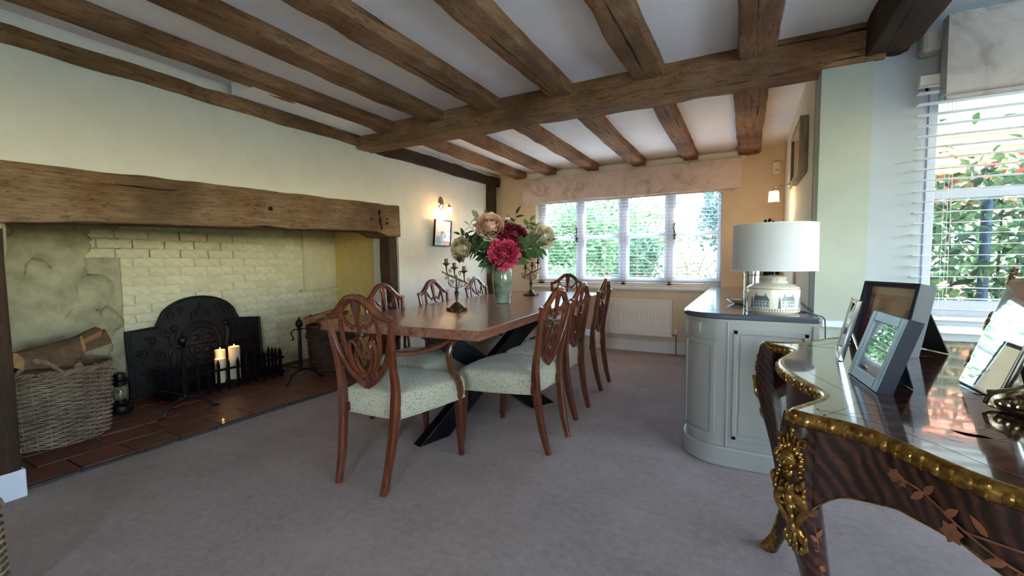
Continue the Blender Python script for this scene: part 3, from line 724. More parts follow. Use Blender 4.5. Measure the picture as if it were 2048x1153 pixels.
def tl(x, y, z): v = Ri @ V((x+1.775, y-3.165, 0)); v.z = z; return v
for a, b in (((-1.69, 2.10, 0), (-1.44, 3.06, .70)), ((-1.37, 3.03, 0), (-1.78, 2.15, .70)), ((-1.90, 4.18, 0), (-2.10, 3.28, .70)), ((-2.16, 3.30, 0), (-1.76, 4.15, .70))):
    MB().hexa(bar(tl(*a), tl(*b), .13, .07)).build('leg', 'black_metal', tbl, bev=.004)
for y in (-.55, .65): B((-.30, y-.5, .698), (.30, y+.5, .709)).build('mounting_plate', 'black_metal', tbl)

# ------------------------------------------------------------------ shield-back chairs
def yb(z): return -.218-.080*max(0, (z-.44)/.5)**1.15
def SP(u, z, f=0): return V((u, yb(z)+f, z))
def make_chair(arms, name):
    r = empty(name)
    # upholstered seat
    def outline(s):
        pts = []
        base = [(-.172, -.19), (-.228, 0), (-.268, .215), (-.255, .252), (-.21, .266), (0, .285), (.21, .266), (.255, .252), (.268, .215), (.228, 0), (.172, -.19), (.15, -.205), (0, -.21), (-.15, -.205)]
        for p in crc([V((a, b, 0)) for a, b in base], 3): pts.append((p.x*s, .02+(p.y-.02)*s))
        return pts
    rings = [(.97, .338), (1, .35), (1.005, .40), (1.0, .432), (.965, .455), (.90, .466), (.70, .476), (.45, .482), (.2, .484)]; vs = []; fs = []; n = len(outline(1))
    for s_, z in rings:
        for (x, y) in outline(s_): vs.append((x, y, z))
    for i in range(len(rings)-1):
        for k in range(n): l = (k+1) % n; fs.append((i*n+k, i*n+l, (i+1)*n+l, (i+1)*n+k))
    fs.append(tuple(range(n-1, -1, -1))); fs.append(tuple((len(rings)-1)*n+k for k in range(n)))
    mb = MB(); mb.add(vs, fs); seat = mb.build('seat', 'seat_fabric', r, smooth=True, angle=60)
    mb = MB(); mb.tube([V((x*1.004, y*1.004, .343)) for (x, y) in outline(1)], .0042, 5, closed=True); mb.build('piping', 'seat_fabric', seat, smooth=True)
    # legs
    for s_ in (-1, 1):
        mb = MB(); mb.sweep([(s_*.238, .228, .36), (s_*.238, .229, .25), (s_*.240, .233, .12), (s_*.243, .243, 0)], [.021, .020, .0165, .0135], [.021, .020, .0165, .0135], (0, 1, 0), 8, .45); mb.build('leg', 'mahogany', r, smooth=True)
    for s_ in (-1, 1):
        mb = MB(); mb.sweep(cr([(s_*.144, -.292, 0), (s_*.152, -.258, .13), (s_*.163, -.232, .30), (s_*.170, -.222, .43), (s_*.174, -.226, .52), (s_*.176, yb(.62), .62), (s_*.189, yb(.73), .73), (s_*.199, yb(.82), .82)], 4), [.0155, .019, .0215, .023, .021, .0185, .016, .014], [.016, .020, .022, .023, .019, .016, .0145, .013], (0, 1, .15), 8, .55); mb.build('leg', 'mahogany', r, smooth=True)
    # shield frame
    for s_ in (-1, 1):
        mb = MB(); mb.sweep([SP(s_*p.x, p.z) for p in cr([(0, 0, .494), (.05, 0, .523), (.105, 0, .572), (.150, 0, .640), (.178, 0, .72), (.194, 0, .79), (.202, 0, .842)], 5)], [.019, .0175, .016, .015, .0145, .0145, .015], .0125, (0, 1, .17), 8, .6); mb.build('shield_side', 'mahogany', r, smooth=True)
    half = [(.212, .838), (.184, .837), (.150, .849), (.115, .872), (.078, .904), (.042, .927), (0, .934)]
    pts = [SP(-u, z) for u, z in half]+[SP(u, z) for u, z in half[-2::-1]]
    mb = MB(); mb.sweep(cr(pts, 4), [.013, .015, .018, .020, .021, .021, .021, .021, .021, .020, .018, .015, .013], .0145, (0, 1, .17), 8, .7); top = mb.build('crest_rail', 'mahogany', r, smooth=True)
    mb = MB(); mb.sweep([p+V((0, .013, -.004)) for p in cr(pts[1:-1], 4)], .006, .005, (0, 1, .17), 6); mb.sweep([p+V((0, -.013, -.004)) for p in cr(pts[1:-1], 4)], .006, .005, (0, 1, .17), 6); mb.build('reeding', 'mahogany', top, smooth=True)
    # pierced splat : carved plume, swags, outer ribs, interlaced loops
    sp = MB(); R_ = (0, 1, .17)
    def rib(c, a, b=.0085): sp.sweep([SP(u, z) for u, z in [(p.x, p.z) for p in cr([(u, 0, z) for u, z in c], 5)]], a, b, R_, 6, .75)
    rib([(0, .925), (0, .89), (0, .85), (0, .80), (0, .765)], [.031, .029, .022, .015, .008], .010)
    for s_ in (-1, 1):
        rib([(s_*.100, .876), (s_*.114, .82), (s_*.118, .74), (s_*.106, .66), (s_*.070, .59), (s_*.022, .528)], [.010, .012, .012, .012, .012, .012])
        rib([(s_*.012, .805), (s_*.045, .792), (s_*.076, .812), (s_*.100, .85)], [.006, .009, .009, .006])
        rib([(0, .745), (s_*.022, .70), (s_*.046, .655), (s_*.040, .60), (0, .545)], [.006, .0075, .0085, .0085, .008])
        rib([(0, .600), (s_*.02, .655), (s_*.045, .708), (s_*.072, .715), (s_*.086, .675), (s_*.076, .625), (s_*.05, .575), (s_*.01, .535)], [.006, .0075, .0085, .009, .009, .0085, .008, .008])
        sp.ball(SP(s_*.05, .785, .006), (.012, .008, .012), 8, 5)
    sp.ball(SP(0, .752, .008), (.014, .008, .016), 8, 5); sp.ball(SP(0, .525, .004), (.02, .010, .022), 8, 5)
    sp.build('splat', 'mahogany', r, smooth=True)
    for s_ in (-1, 1): MB().box((s_*.158-.02, -.222, .345), (s_*.158+.02, -.195, .39)).build('seat_block', 'mahogany', r)
    if arms:
        for s_ in (-1, 1):
            mb = MB(); mb.sweep(cr([(s_*.186, -.238, .672), (s_*.232, -.15, .664), (s_*.268, -.03, .672), (s_*.285, .06, .690), (s_*.280, .112, .686), (s_*.272, .13, .672)], 5), [.015, .017, .019, .020, .021, .016], [.012, .0125, .013, .014, .014, .010], (0, 0, 1), 8, .7); arm = mb.build('arm', 'mahogany', r, smooth=True)
            mb = MB(); mb.sweep(cr([(s_*.278, .115, .68), (s_*.272, .085, .61), (s_*.270, .11, .53), (s_*.277, .165, .455), (s_*.276, .19, .385), (s_*.262, .20, .345)], 5), [.016, .0175, .018, .019, .021, .019], [.014, .015, .016, .016, .014, .012], (1, 0, 0), 8, .6); mb.build('arm_support', 'mahogany', arm, smooth=True)
    return r
side = make_chair(False, 'dining_chair'); carver = make_chair(True, 'dining_armchair')
G = 'shield-back dining chairs around the table'
T = 'mahogany shield-back chair, cream seat, '
def place(o, x, y, deg, label):
    o.location = (x, y, 0); o.rotation_euler = (0, 0, math.radians(deg)); tag(o, label, 'chair', G)
place(side, -1.252, 2.392, 88.5, T+'nearest on the sideboard side of the table')
for (x, y, a, d) in ((-1.305, 2.968, 91, 'middle one on the sideboard side of the table'), (-1.352, 3.712, 92, 'farthest on the sideboard side, beside the radiator'),
                     (-2.02, 2.37, -86, 'nearest one on the fireplace side of the table'), (-2.09, 3.02, -88, 'middle one on the fireplace side, behind the near candelabrum'), (-2.15, 3.80, -87, 'farthest on the fireplace side, left of the vase')):
    place(copy_tree(side), x, y, a, T+d)
place(carver, -1.642, 1.765, 2.5, 'shield-back mahogany armchair with cream seat at the near end of the table')
place(copy_tree(carver), -1.86, 4.66, 183, 'shield-back mahogany chair at the far end of the table, below the window')

# ------------------------------------------------------------------ candelabra
def spiral(c, r0, turns, a0, sgn=1, n=18):
    return [(c[0]+sgn*r0*(1-.8*i/n)*math.cos(a0+turns*2*PI*i/n), 0, c[1]+r0*(1-.8*i/n)*math.sin(a0+turns*2*PI*i/n)) for i in range(n+1)]
def candelabrum(loc, rz, label):
    r = empty('candelabrum', loc, rz, label, 'candelabra', 'bronze candelabra on the dining table')
    mb = MB(); mb.lathe([(.060, 0), (.062, .006), (.05, .014), (.034, .03), (.018, .046), (.010, .052)], 6); 
    for k in range(6): mb.ball((.052*math.cos(k*PI/3), .052*math.sin(k*PI/3), .010), (.014, .014, .009), 8, 5)
    mb.build('foot', 'bronze', r, smooth=True)
    mb = MB(); mb.lathe([(.008, .05), (.006, .058), (.011, .095), (.014, .108), (.016, .112), (.007, .118), (.010, .126), (.006, .134), (.0055, .20), (.004, .215)], 10); mb.build('stem', 'bronze', r, smooth=True)
    mb = MB(); mb.sweep([(-.082, 0, .231), (-.05, 0, .216), (0, 0, .193), (.05, 0, .170), (.080, 0, .157)], [.003, .006, .0065, .006, .003], [.003, .006, .0065, .006, .003], (0, 1, 0), 8); mb.ball((-.083, 0, .233), .005, 8, 5); mb.build('branch', 'bronze', r, smooth=True)
    mb = MB()
    for c, r0, t, a, s_ in (((-.040, .242), .011, 1.1, -1.9, 1), ((.017, .226), .012, 1.1, -1.9, 1), ((.069, .187), .012, 1.1, -1.9, 1), ((-.062, .198), .013, 1.0, 1.2, -1), ((-.036, .165), .018, 1.2, 1.2, -1), ((.026, .160), .017, 1.1, 1.4, 1), ((.058, .150), .012, 1.1, 1.0, 1), ((-.02, .18), .012, 1.0, 2.4, 1)):
        mb.tube(spiral(c, r0, t, a, s_), [.0028, .0022, .0032], 5)
    for c in ([(0, 0, .13), (-.02, 0, .142), (-.036, 0, .146), (-.05, 0, .17), (-.045, 0, .21)], [(0, 0, .13), (.016, 0, .16), (.012, 0, .185)], [(0, 0, .13), (.022, 0, .141), (.045, 0, .15), (.06, 0, .163)]): mb.tube(cr(c, 4), .0025, 5)
    mb.build('scrollwork', 'bronze', r, smooth=True)
    for (u, z0, z) in ((-.060, .218, .281), (-.0125, .196, .257), (.045, .170, .236)):
        mb = MB(); mb.tube(cr([(u+.006, 0, z0), (u+.002, 0, z0+.02), (u, 0, z-.012)], 4), [.005, .004, .006], 6)
        mb.lathe([(.004, z-.014), (.010, z-.008), (.024, z), (.025, z+.003), (.012, z+.004), (.0105, z+.008), (.0105, z+.028), (.0125, z+.030), (.0085, z+.030), (.0085, z+.010)], 12, (u, 0, 0), capt=True); mb.build('candle_cup', 'bronze', r, smooth=True)
    r.scale = (1.17,)*3; return r
candelabrum((-1.775, 2.51, .76), math.radians(28), 'bronze three-cup candelabrum, the nearer one on the table')
candelabrum((-1.875, 3.92, .76), math.radians(208), 'bronze three-cup candelabrum, the farther one by the window')

# ------------------------------------------------------------------ vase and flowers
VX, VY = -1.755, 3.13
vs_ = empty('flower_vase', (VX, VY, .76), 0, 'tall ribbed green glass vase in the middle of the table', 'vase')
MB().lathe([(.050, 0), (.060, .004), (.062, .02), (.066, .06), (.078, .13), (.083, .19), (.079, .25), (.070, .295), (.066, .298), (.074, .25), (.078, .19), (.073, .13), (.060, .06), (.055, .03)], 40, capt=True).build('body', 'vase_glass', vs_, smooth=True)
mb = MB()
for s_ in (0, PI*.5, PI, PI*1.5):
    for k in range(15):
        z = .035+k*.0165; th = s_+.1
        for sg in (-1, 1):
            pts = []
            for j in range(5):
                t = j/4; zz = z+.03*t; rr = .0645+.0195*math.sin(min(1, max(0, zz/.25))*PI*.62); a = th+sg*t*.68
                pts.append((rr*math.cos(a), rr*math.sin(a), zz))
            mb.tube(pts, [.0016, .0018, .0006], 4)
mb.build('moulded_ribs', 'vase_glass', vs_, smooth=True)
MB().lathe([(.058, .0), (.066, .003), (.058, .010)], 30).build('base_ring', 'lantern_glass', vs_, smooth=True)
def petalmat(name, a, b):
    n = NT(name); v = n.coords(); nz = n.noise(28, 3, .5, v); c = n.ramp(nz, [(.3, lin(a)), (.7, lin(b))]); n.color(c).set(rough=.6)
    if name.startswith('leaf'):                          # thin leaves let light through
        tr = n.new('ShaderNodeBsdfTranslucent'); n.link(c, tr.inputs[0]); mx = n.new('ShaderNodeMixShader'); mx.inputs[0].default_value = .45; n.link(n.b.outputs[0], mx.inputs[1]); n.link(tr.outputs[0], mx.inputs[2]); n.link(mx.outputs[0], n.n['Material Output'].inputs[0])
    MAT[name] = n.m
petalmat('petal_cream', '#dad2b8', '#f4efdd'); petalmat('petal_blush', '#dfb6a0', '#f3ddca'); petalmat('petal_pink', '#b81f4b', '#e35a80'); petalmat('petal_red', '#4a0718', '#861430'); petalmat('petal_tan', '#b8a888', '#ddd0b2')
petalmat('leaf_dark', '#33472c', '#4f6a41'); petalmat('leaf_mid', '#4c7142', '#7f9f6a'); petalmat('leaf_pale', '#92a67c', '#c6d3ab'); petalmat('leaf_blue', '#4a6b5c', '#7f9c88')
camr = V((math.cos(yaw), math.sin(yaw), 0)); camf = V((-math.sin(yaw), math.cos(yaw), 0))
def blossom(mb, R, n, seed, flat=.75, ruff=.18, ps=.62):
    rr = random.Random(seed)
    for k in range(n):
        t = (k+.5)/n; ph = math.acos(1-1.6*t); th = k*2.39996
        d = V((math.sin(ph)*math.cos(th), math.sin(ph)*math.sin(th), math.cos(ph))); side_ = d.cross(V((0, 0, 1))); side_ = side_.normalized() if side_.length > .01 else V((1, 0, 0)); up_ = side_.cross(d)
        rad = R*(.55+.45*t**.5); sz = R*ps*(.45+.55*t)
        vs = []; N = 4
        for i in range(N+1):
            for j in range(N+1):
                a = (i/N-.5)*2; b = j/N; w = math.sin(min(1, b*1.15+.12)*PI*.5+.25)
                p = d*(rad*(.62+.42*b))+side_*(a*sz*.75*w)+up_*((b-.35)*sz*1.25)-d*(a*a*sz*.32)+d*(ruff*R*(rr.random()-.5)*b)
                p.z *= flat; vs.append(p)
        mb.add(vs, [(i*(N+1)+j, (i+1)*(N+1)+j, (i+1)*(N+1)+j+1, i*(N+1)+j+1) for i in range(N) for j in range(N)])
def leafmesh(name, L, w, curl=.25, tip=1.0):
    mb = MB(); N = 6; vs = []
    for i in range(N+1):
        t = i/N; ww = w*math.sin(PI*min(1, t**.8*.98+.02))**.9*(1 if t < .97 else .15)
        for a in (-1, 0, 1): vs.append((t*L, a*ww, -curl*L*t*t+abs(a)*ww*.25))
    fs = [(i*3+a, (i+1)*3+a, (i+1)*3+a+1, i*3+a+1) for i in range(N) for a in range(2)]
    mb.add(vs, fs); return mb
BASE = V((VX, VY, .76))
def stem_to(mb, p, r=.0028): 
    b = V((random.uniform(-.02, .02), random.uniform(-.02, .02), .05)); m_ = V((p.x*.14, p.y*.14, .29)); mb.tube(cr([b, m_, m_.lerp(p, .5)+V((0, 0, .03)), p], 6), r, 5)
def orient(o, d, spin=0):
    o.rotation_euler = (V(d).to_track_quat('Z', 'Y') @ __import__('mathutils').Quaternion((0, 0, 1), spin)).to_euler()
def flower(label, off, z, R, n, mat, face, seed, flat=.8, ruff=.18, ps=.62, lm='leaf_mid'):
    """off: (to the camera's right, towards the camera)"""
    r = empty('peony', BASE, 0, label, 'flower', 'flowers in the glass vase'); p = camr*off[0]-camf*off[1]+V((0, 0, z-.76))
    mb = MB(); stem_to(mb, p); mb.build('stem', 'stem_green', r, smooth=True)
    mb = MB(); blossom(mb, R, n, seed, flat, ruff, ps); o = mb.build('blossom', mat, r, smooth=True, angle=0); o.location = p; orient(o, camr*face[0]-camf*face[1]+V((0, 0, face[2])))
    for k in range(2):
        l = leafmesh('leaf', R*1.1, R*.28).build('leaf', lm, r, smooth=True, angle=0); l.location = p-V((0, 0, R*.55)); l.rotation_euler = (random.uniform(-.5, .5), random.uniform(-.2, .5), seed*1.7+k*2.9)
    return r
flower('large ruffled pink peony at the front of the vase', (.016, .10), 1.165, .122, 100, 'petal_pink', (.0, 1, .15), 1, .85, .28, .42, 'leaf_dark')
flower('tall blush peony rising above the vase', (-.095, .03), 1.385, .112, 50, 'petal_blush', (.2, 1, .5), 2, 1.05, .14, .62)
flower('wide dark red peony right of the blush one', (.085, .02), 1.315, .130, 70, 'petal_red', (.25, .7, .65), 3, .62, .3, .5, 'leaf_dark')
flower('cream peony reaching far right against the window', (.335, .0), 1.302, .102, 80, 'petal_cream', (.45, .9, .25), 4, .95, .18, .5)
flower('drooping tan cream peony on the left of the bunch', (-.335, .03), 1.205, .100, 65, 'petal_tan', (-.65, .75, .1), 5, .8, .22, .5, 'leaf_dark')
# foliage sprigs: every leaf an object sharing one of three meshes
leaf_src = {}
def sprig(label, tip, z, mat, L, w, n, spread, seed, name='foliage_sprig', bud=None):
    rr = random.Random(seed); r = empty(name, BASE, 0, label, 'foliage', 'foliage in the glass vase'); p = camr*tip[0]-camf*tip[1]+V((0, 0, z-.76))
    b = V((0, 0, .05)); m_ = V((p.x*.15, p.y*.15, .29)); path = cr([b, m_, m_.lerp(p, .55)+V((0, 0, .035)), p], 8)
    mb = MB(); mb.tube(path, [.003, .0024, .0014], 5); mb.build('stem', 'stem_green', r, smooth=True)
    key = (L, w)
    if key not in leaf_src:
        me = leafmesh('leaf', L, w).build('leaf_tmp', mat, None, smooth=True, angle=0); leaf_src[key] = me.data.copy(); bpy.data.objects.remove(me)
    me = leaf_src[key].copy() if leaf_src[key].materials[0] != MAT[mat] else leaf_src[key]; me.materials[0] = MAT[mat]; me.name = 'leaf'
    i0 = int(len(path)*.42)
    for k in range(n):
        i = i0+int((len(path)-1-i0)*k/(n-1)); t = (path[min(i+1, len(path)-1)]-path[max(i-1, 0)]).normalized(); s_ = (1 if k % 2 else -1)
        sd = t.cross(camf).normalized(); d = (t*.6+sd*s_*spread+camf*rr.uniform(-.6, .5)).normalized() if k < n-1 else t
        o = bpy.data.objects.new('leaf', me); COL.objects.link(o); o.parent = r; o.location = path[i]; o.rotation_euler = d.to_track_quat('X', 'Z').to_euler(); sc_ = rr.uniform(.95, 1.5); o.scale = (sc_, sc_, sc_)
        o.rotation_euler.rotate_axis('X', rr.uniform(-.9, .9))
    if bud:
        mb = MB()
        for k in range(5): mb.ball(p+V((rr.uniform(-.02, .02), rr.uniform(-.02, .02), rr.uniform(-.01, .02))), .011, 8, 5)
        mb.build('bud', bud, r, smooth=True)
for i, (lab, tip, z, mat, L, w, n, sp_, bud) in enumerate([
    ('pale hydrangea-like sprig at the top left of the bunch', (-.20, .02), 1.46, 'leaf_pale', .05, .018, 13, .9, 'leaf_pale'),
    ('dark fern-like sprig on the upper left', (-.27, .0), 1.40, 'leaf_dark', .06, .010, 16, 1.0, None),
    ('mid green sprig behind the blush peony', (-.12, -.05), 1.475, 'leaf_mid', .055, .018, 12, .9, 'leaf_pale'),
    ('dark leafy sprig reaching left below the fern', (-.34, .02), 1.32, 'leaf_dark', .06, .016, 14, .9, None),
    ('dark leafy sprig filling the left middle', (-.22, .07), 1.25, 'leaf_dark', .075, .022, 16, 1.0, None),
    ('low dark sprig left of the pink peony', (-.16, .08), 1.13, 'leaf_dark', .07, .022, 12, 1.0, None),
    ('drooping blue-green leaf sprig at the vase lip', (-.13, .07), 1.06, 'leaf_blue', .07, .026, 8, .8, None),
    ('slim sprig with a single tip above the dark red peony', (.12, .0), 1.485, 'leaf_dark', .06, .014, 8, .7, None),
    ('pale bud sprig between the blush and red peonies', (.045, .0), 1.44, 'leaf_pale', .045, .014, 8, .7, 'petal_cream'),
    ('green leaf sprig rising on the right', (.23, -.02), 1.43, 'leaf_mid', .065, .018, 12, .9, None),
    ('variegated sprig beside the right cream peony', (.27, .0), 1.38, 'leaf_pale', .06, .018, 12, .9, None),
    ('broad mid green leaves below the right peony', (.25, .06), 1.22, 'leaf_mid', .11, .034, 8, .7, None),
    ('short dark sprig behind the pink peony', (.12, -.03), 1.24, 'leaf_dark', .07, .022, 12, 1.0, None),
    ('dense dark sprig behind the left cream peony', (-.25, -.03), 1.22, 'leaf_dark', .085, .024, 18, 1.1, None),
    ('mid green sprig under the blush peony', (-.14, .05), 1.28, 'leaf_mid', .075, .022, 16, 1.1, None),
    ('dark upright sprig left of the blush peony', (-.19, -.04), 1.36, 'leaf_dark', .075, .020, 18, 1.1, None),
    ('bright leaf pair reaching right below the cream peony', (.30, .03), 1.25, 'leaf_mid', .12, .032, 7, .6, None),
    ('dark leaves under the red peony', (.16, .02), 1.20, 'leaf_dark', .08, .024, 14, 1.0, None),
    ('dark sprig behind the red peony', (.02, -.04), 1.36, 'leaf_dark', .07, .022, 14, 1.0, None)]):
    sprig(lab, tip, z, mat, L, w, n, sp_, i+11, bud=bud)
# ------------------------------------------------------------------ wicker log baskets and logs
def basket(loc, rt, rb, h, label, mat, rows, rz=0, handles=True, stakes=26, ov=1.0):
    r = empty('log_basket', loc, rz, label, 'basket', 'wicker baskets'); mb = MB(); n = stakes*4
    for i in range(rows):
        z = .012+(h-.03)*i/(rows-1); rad = rb+(rt-rb)*(z/h)**.8; pts = []
        for k in range(n):
            th = 2*PI*k/n; o_ = .010*math.sin(th*stakes/2*1.0+(PI if i % 2 else 0)); pts.append(((rad+o_)*math.cos(th)*ov, (rad+o_)*math.sin(th), z+.0012*math.sin(k*1.7+i)))
        mb.tube(pts, (h/rows)*.46, 5, closed=True)
    mb.build('weave', mat, r, smooth=True)
    mb = MB()
    for k in range(stakes):
        th = 2*PI*(k+.5)/stakes; mb.tube([(rb*math.cos(th)*ov, rb*math.sin(th), 0), (rt*math.cos(th)*ov, rt*math.sin(th), h)], .0042, 5)
    mb.build('stakes', mat, r, smooth=True)
    for ph in (0, 2.1, 4.2):
        mb = MB(); N = 120; mb.tube([((rt+.010*math.cos(k*2*PI*20/N+ph))*math.cos(2*PI*k/N)*ov, (rt+.010*math.cos(k*2*PI*20/N+ph))*math.sin(2*PI*k/N), h+.010*math.sin(k*2*PI*20/N+ph)) for k in range(N)], .0085, 5, closed=True); mb.build('rim_strand', mat, r, smooth=True)
    MB().lathe([(rb-.01, 0), (rb-.008, .012), (0.01, .012)], 30, sx=ov).build('bottom', mat, r)
    if handles:
        for s_ in (-1, 1):
            hd = None
            for ph in (0, PI):
                mb = MB(); pts = []
                for k in range(25):
                    t = k/24; a = -.42+.84*t; rr_ = rt+.004+.006*math.cos(t*22+ph); pts.append((s_*rr_*math.cos(a)*ov, rr_*math.sin(a), h-.02+.105*math.sin(PI*t)+.006*math.sin(t*22+ph)))
                mb.tube(pts, .0085, 6); o = mb.build('handle' if hd is None else 'handle_strand', mat, r if hd is None else hd, smooth=True); hd = hd or o
    return r
basket((-3.79, 1.03, .018), .265, .235, .45, 'large wicker log basket with loop handles at the left of the hearth', 'wicker', 32, rz=-.5)
basket((-3.76, 3.08, .018), .225, .205, .45, 'darker wicker log basket at the right of the hearth behind the armchair', 'wicker_dark', 30, rz=.3)
def log(loc, d, L, R, ang, label, group, seed):
    """split log: pie-slice section, bark on the arc"""
    rr = random.Random(seed); mb = MB(); n = 7; secs = 5; vs = []
    for i in range(secs+1):
        x = -L/2+L*i/secs
        vs.append((x, rr.uniform(-.006, .006), rr.uniform(-.006, .006)))
        for k in range(n+1):
            a = -ang/2+ang*k/n; q = R*(1+.12*noise.noise(V((x*6, k, seed)))); vs.append((x, q*math.sin(a), q*math.cos(a)))
    m_ = n+2
    for i in range(secs):
        for k in range(m_):
            l = (k+1) % m_; mb.cur = 1 if 1 <= k <= n else 0
            mb.f.append((i*m_+k, i*m_+l, (i+1)*m_+l, (i+1)*m_+k)); mb.mi.append(mb.cur)
    mb.v = [tuple(v) for v in vs]; mb.cur = 2
    for e in (tuple(range(m_-1, -1, -1)), tuple(secs*m_+k for k in range(m_))): mb.f.append(e); mb.mi.append(2)
    o = mb.build('log', ['log_split', 'bark', 'log_cut'], None); o.location = loc
    o.rotation_euler = (V(d).to_track_quat('X', 'Z')).to_euler(); o.rotation_euler.rotate_axis('X', rr.uniform(-1.5, 1.5)); tag(o, label, 'log', group); return o
g1 = 'split logs in the left basket'; g2 = 'split logs in the right basket'
for i, (x, y, z, d, L, R, a, lab) in enumerate([
    (-3.84, .95, .45, (.25, 1, .02), .36, .085, 1.9, 'long split log lying at the back of the left basket'),
    (-3.70, 1.00, .50, (.5, 1, .28), .32, .080, 2.2, 'reddish split log tilted up in the left basket'),
    (-3.72, 1.13, .535, (-.25, 1, .40), .27, .07, 2.0, 'thick pale-ended log leaning on the rim of the left basket'),
    (-3.86, 1.19, .52, (.2, 1, .30), .28, .06, 2.4, 'small round log at the right of the left basket'),
    (-3.66, .93, .475, (.5, -.9, .15), .28, .075, 1.8, 'short split log under the handle of the left basket'),
    (-3.92, 1.02, .43, (1, .1, .02), .26, .08, 2.0, 'dark split log deep in the left basket'),
    (-3.84, .85, .47, (.1, 1, .1), .22, .06, 2.2, 'stubby log against the post side of the left basket'),
    (-3.79, 1.0, .36, (.8, 1, 0), .30, .08, 2.0, 'half-hidden log beneath the others in the left basket')]): log((x, y, z+.045), d, L, R, a, lab, g1, i)
for i, (x, y, z, d, L, R, a, lab) in enumerate([
    (-3.80, 3.0, .50, (.6, 1, .3), .30, .075, 2.4, 'bark-covered log standing highest in the right basket'),
    (-3.70, 3.05, .47, (1, .5, .1), .28, .07, 2.0, 'pale split log across the right basket'),
    (-3.74, 3.16, .48, (-.3, 1, .2), .30, .065, 2.0, 'split log at the back of the right basket'),
    (-3.83, 3.12, .44, (1, -.2, .0), .26, .075, 1.8, 'low split log inside the right basket')]): log((x, y, z+.02), d, L, R, a, lab, g2, i+30)

# ------------------------------------------------------------------ fireback
fb = empty('fireback', (-4.325, 2.155, .02), 0, 'black cast-iron fireback with arched top and relief arms', 'fireback')
lean = Matrix.Rotation(math.radians(-4), 3, 'Y')
def fbp(y, z, f=0): return lean @ V((f, y, z))
half = [(.545, 0), (.552, .545), (.345, .555), (.335, .58)]+[(.32*math.cos(a), .58+.215*math.sin(a)) for a in [PI*.04+k*PI*.46/10 for k in range(11)]]
poly = half+[(-y, z) for y, z in half[-2::-1]]
mb = MB(); mb.prism(poly, lambda a, b: fbp(a, b, -.015), lambda a, b: fbp(a, b, .015)); mb.build('plate', 'cast_iron', fb, bev=.004)
mb = MB(); mb.sweep([fbp(y*.965, .012+z*.972, .016) for y, z in poly], .013, .012, (1, 0, 0), 6); mb.build('border', 'cast_iron', fb, smooth=True)
mb = MB(); rr = random.Random(5)
mb.sweep([fbp(.15*math.cos(t), .36+.185*math.sin(t), .016) for t in [k*2*PI/40 for k in range(40)]], .011, .010, (1, 0, 0), 6, closed=True)
mb.sweep([fbp(.115*math.cos(t), .36+.15*math.sin(t), .016) for t in [k*2*PI/40 for k in range(40)]], .006, .008, (1, 0, 0), 6, closed=True)
for k in range(12): th = k*2*PI/12; mb.ball(fbp(.132*math.cos(th), .36+.167*math.sin(th), .018), (.006, .012, .012), 8, 5)
mb.sweep([fbp(0, .23, .016), fbp(0, .49, .016)], .006, .008, (1, 0, 0), 6); mb.sweep([fbp(-.11, .36, .016), fbp(.11, .36, .016)], .006, .008, (1, 0, 0), 6)
for (y, z) in ((-.055, .42), (.055, .42), (-.05, .30), (.05, .30)): mb.ball(fbp(y, z, .014), (.012, .035, .03), 10, 6)
# crown
mb.box(tuple(fbp(-.075, .575, .012)), tuple(fbp(.075, .60, .032)))
for k in range(5):
    y = -.07+k*.035; mb.ball(fbp(y, .625+.012*(2-abs(k-2)), .018), (.010, .011, .022), 8, 5)
mb.sweep([fbp(-.07, .61, .018), fbp(-.06, .66, .018), fbp(0, .69, .018), fbp(.06, .66, .018), fbp(.07, .61, .018)], .008, .008, (1, 0, 0), 6); mb.ball(fbp(0, .715, .02), .014, 8, 6)
# supporters and scroll leaves
for s_ in (-1, 1):
    mb.sweep([fbp(s_*y, z, .016) for y, z in [(p.x, p.z) for p in cr([(.22, 0, .14), (.24, 0, .24), (.215, 0, .34), (.235, 0, .43), (.21, 0, .50)], 5)]], [.012, .03, .026, .03, .012], [.008, .018, .016, .018, .010], (1, 0, 0), 8)
    mb.ball(fbp(s_*.215, .525, .02), (.02, .03, .028), 10, 6)
    for (y0, z0, r0, t) in ((.30, .50, .045, 1.2), (.33, .30, .05, 1.3), (.38, .44, .04, 1.1), (.40, .16, .05, 1.3), (.28, .10, .04, 1.1), (.45, .34, .045, 1.2), (.24, .64, .045, 1.2), (.16, .68, .035, 1.1)):
        mb.tube([fbp(s_*y0+p[0]*s_, z0+p[2], .016) for p in spiral((0, 0), r0, t, .5)], [.010, .007, .009], 6)
    for k in range(14): mb.ball(fbp(s_*rr.uniform(.2, .5), rr.uniform(.05, .5), .014), (.008, rr.uniform(.01, .025), rr.uniform(.01, .025)), 7, 5)
mb.tube([fbp(.17*math.cos(t), .36+.205*math.sin(t), .016) for t in [PI*.15+k*PI*.7/20 for k in range(21)]], .010, 6)
mb.build('relief', 'cast_iron', fb, smooth=True)

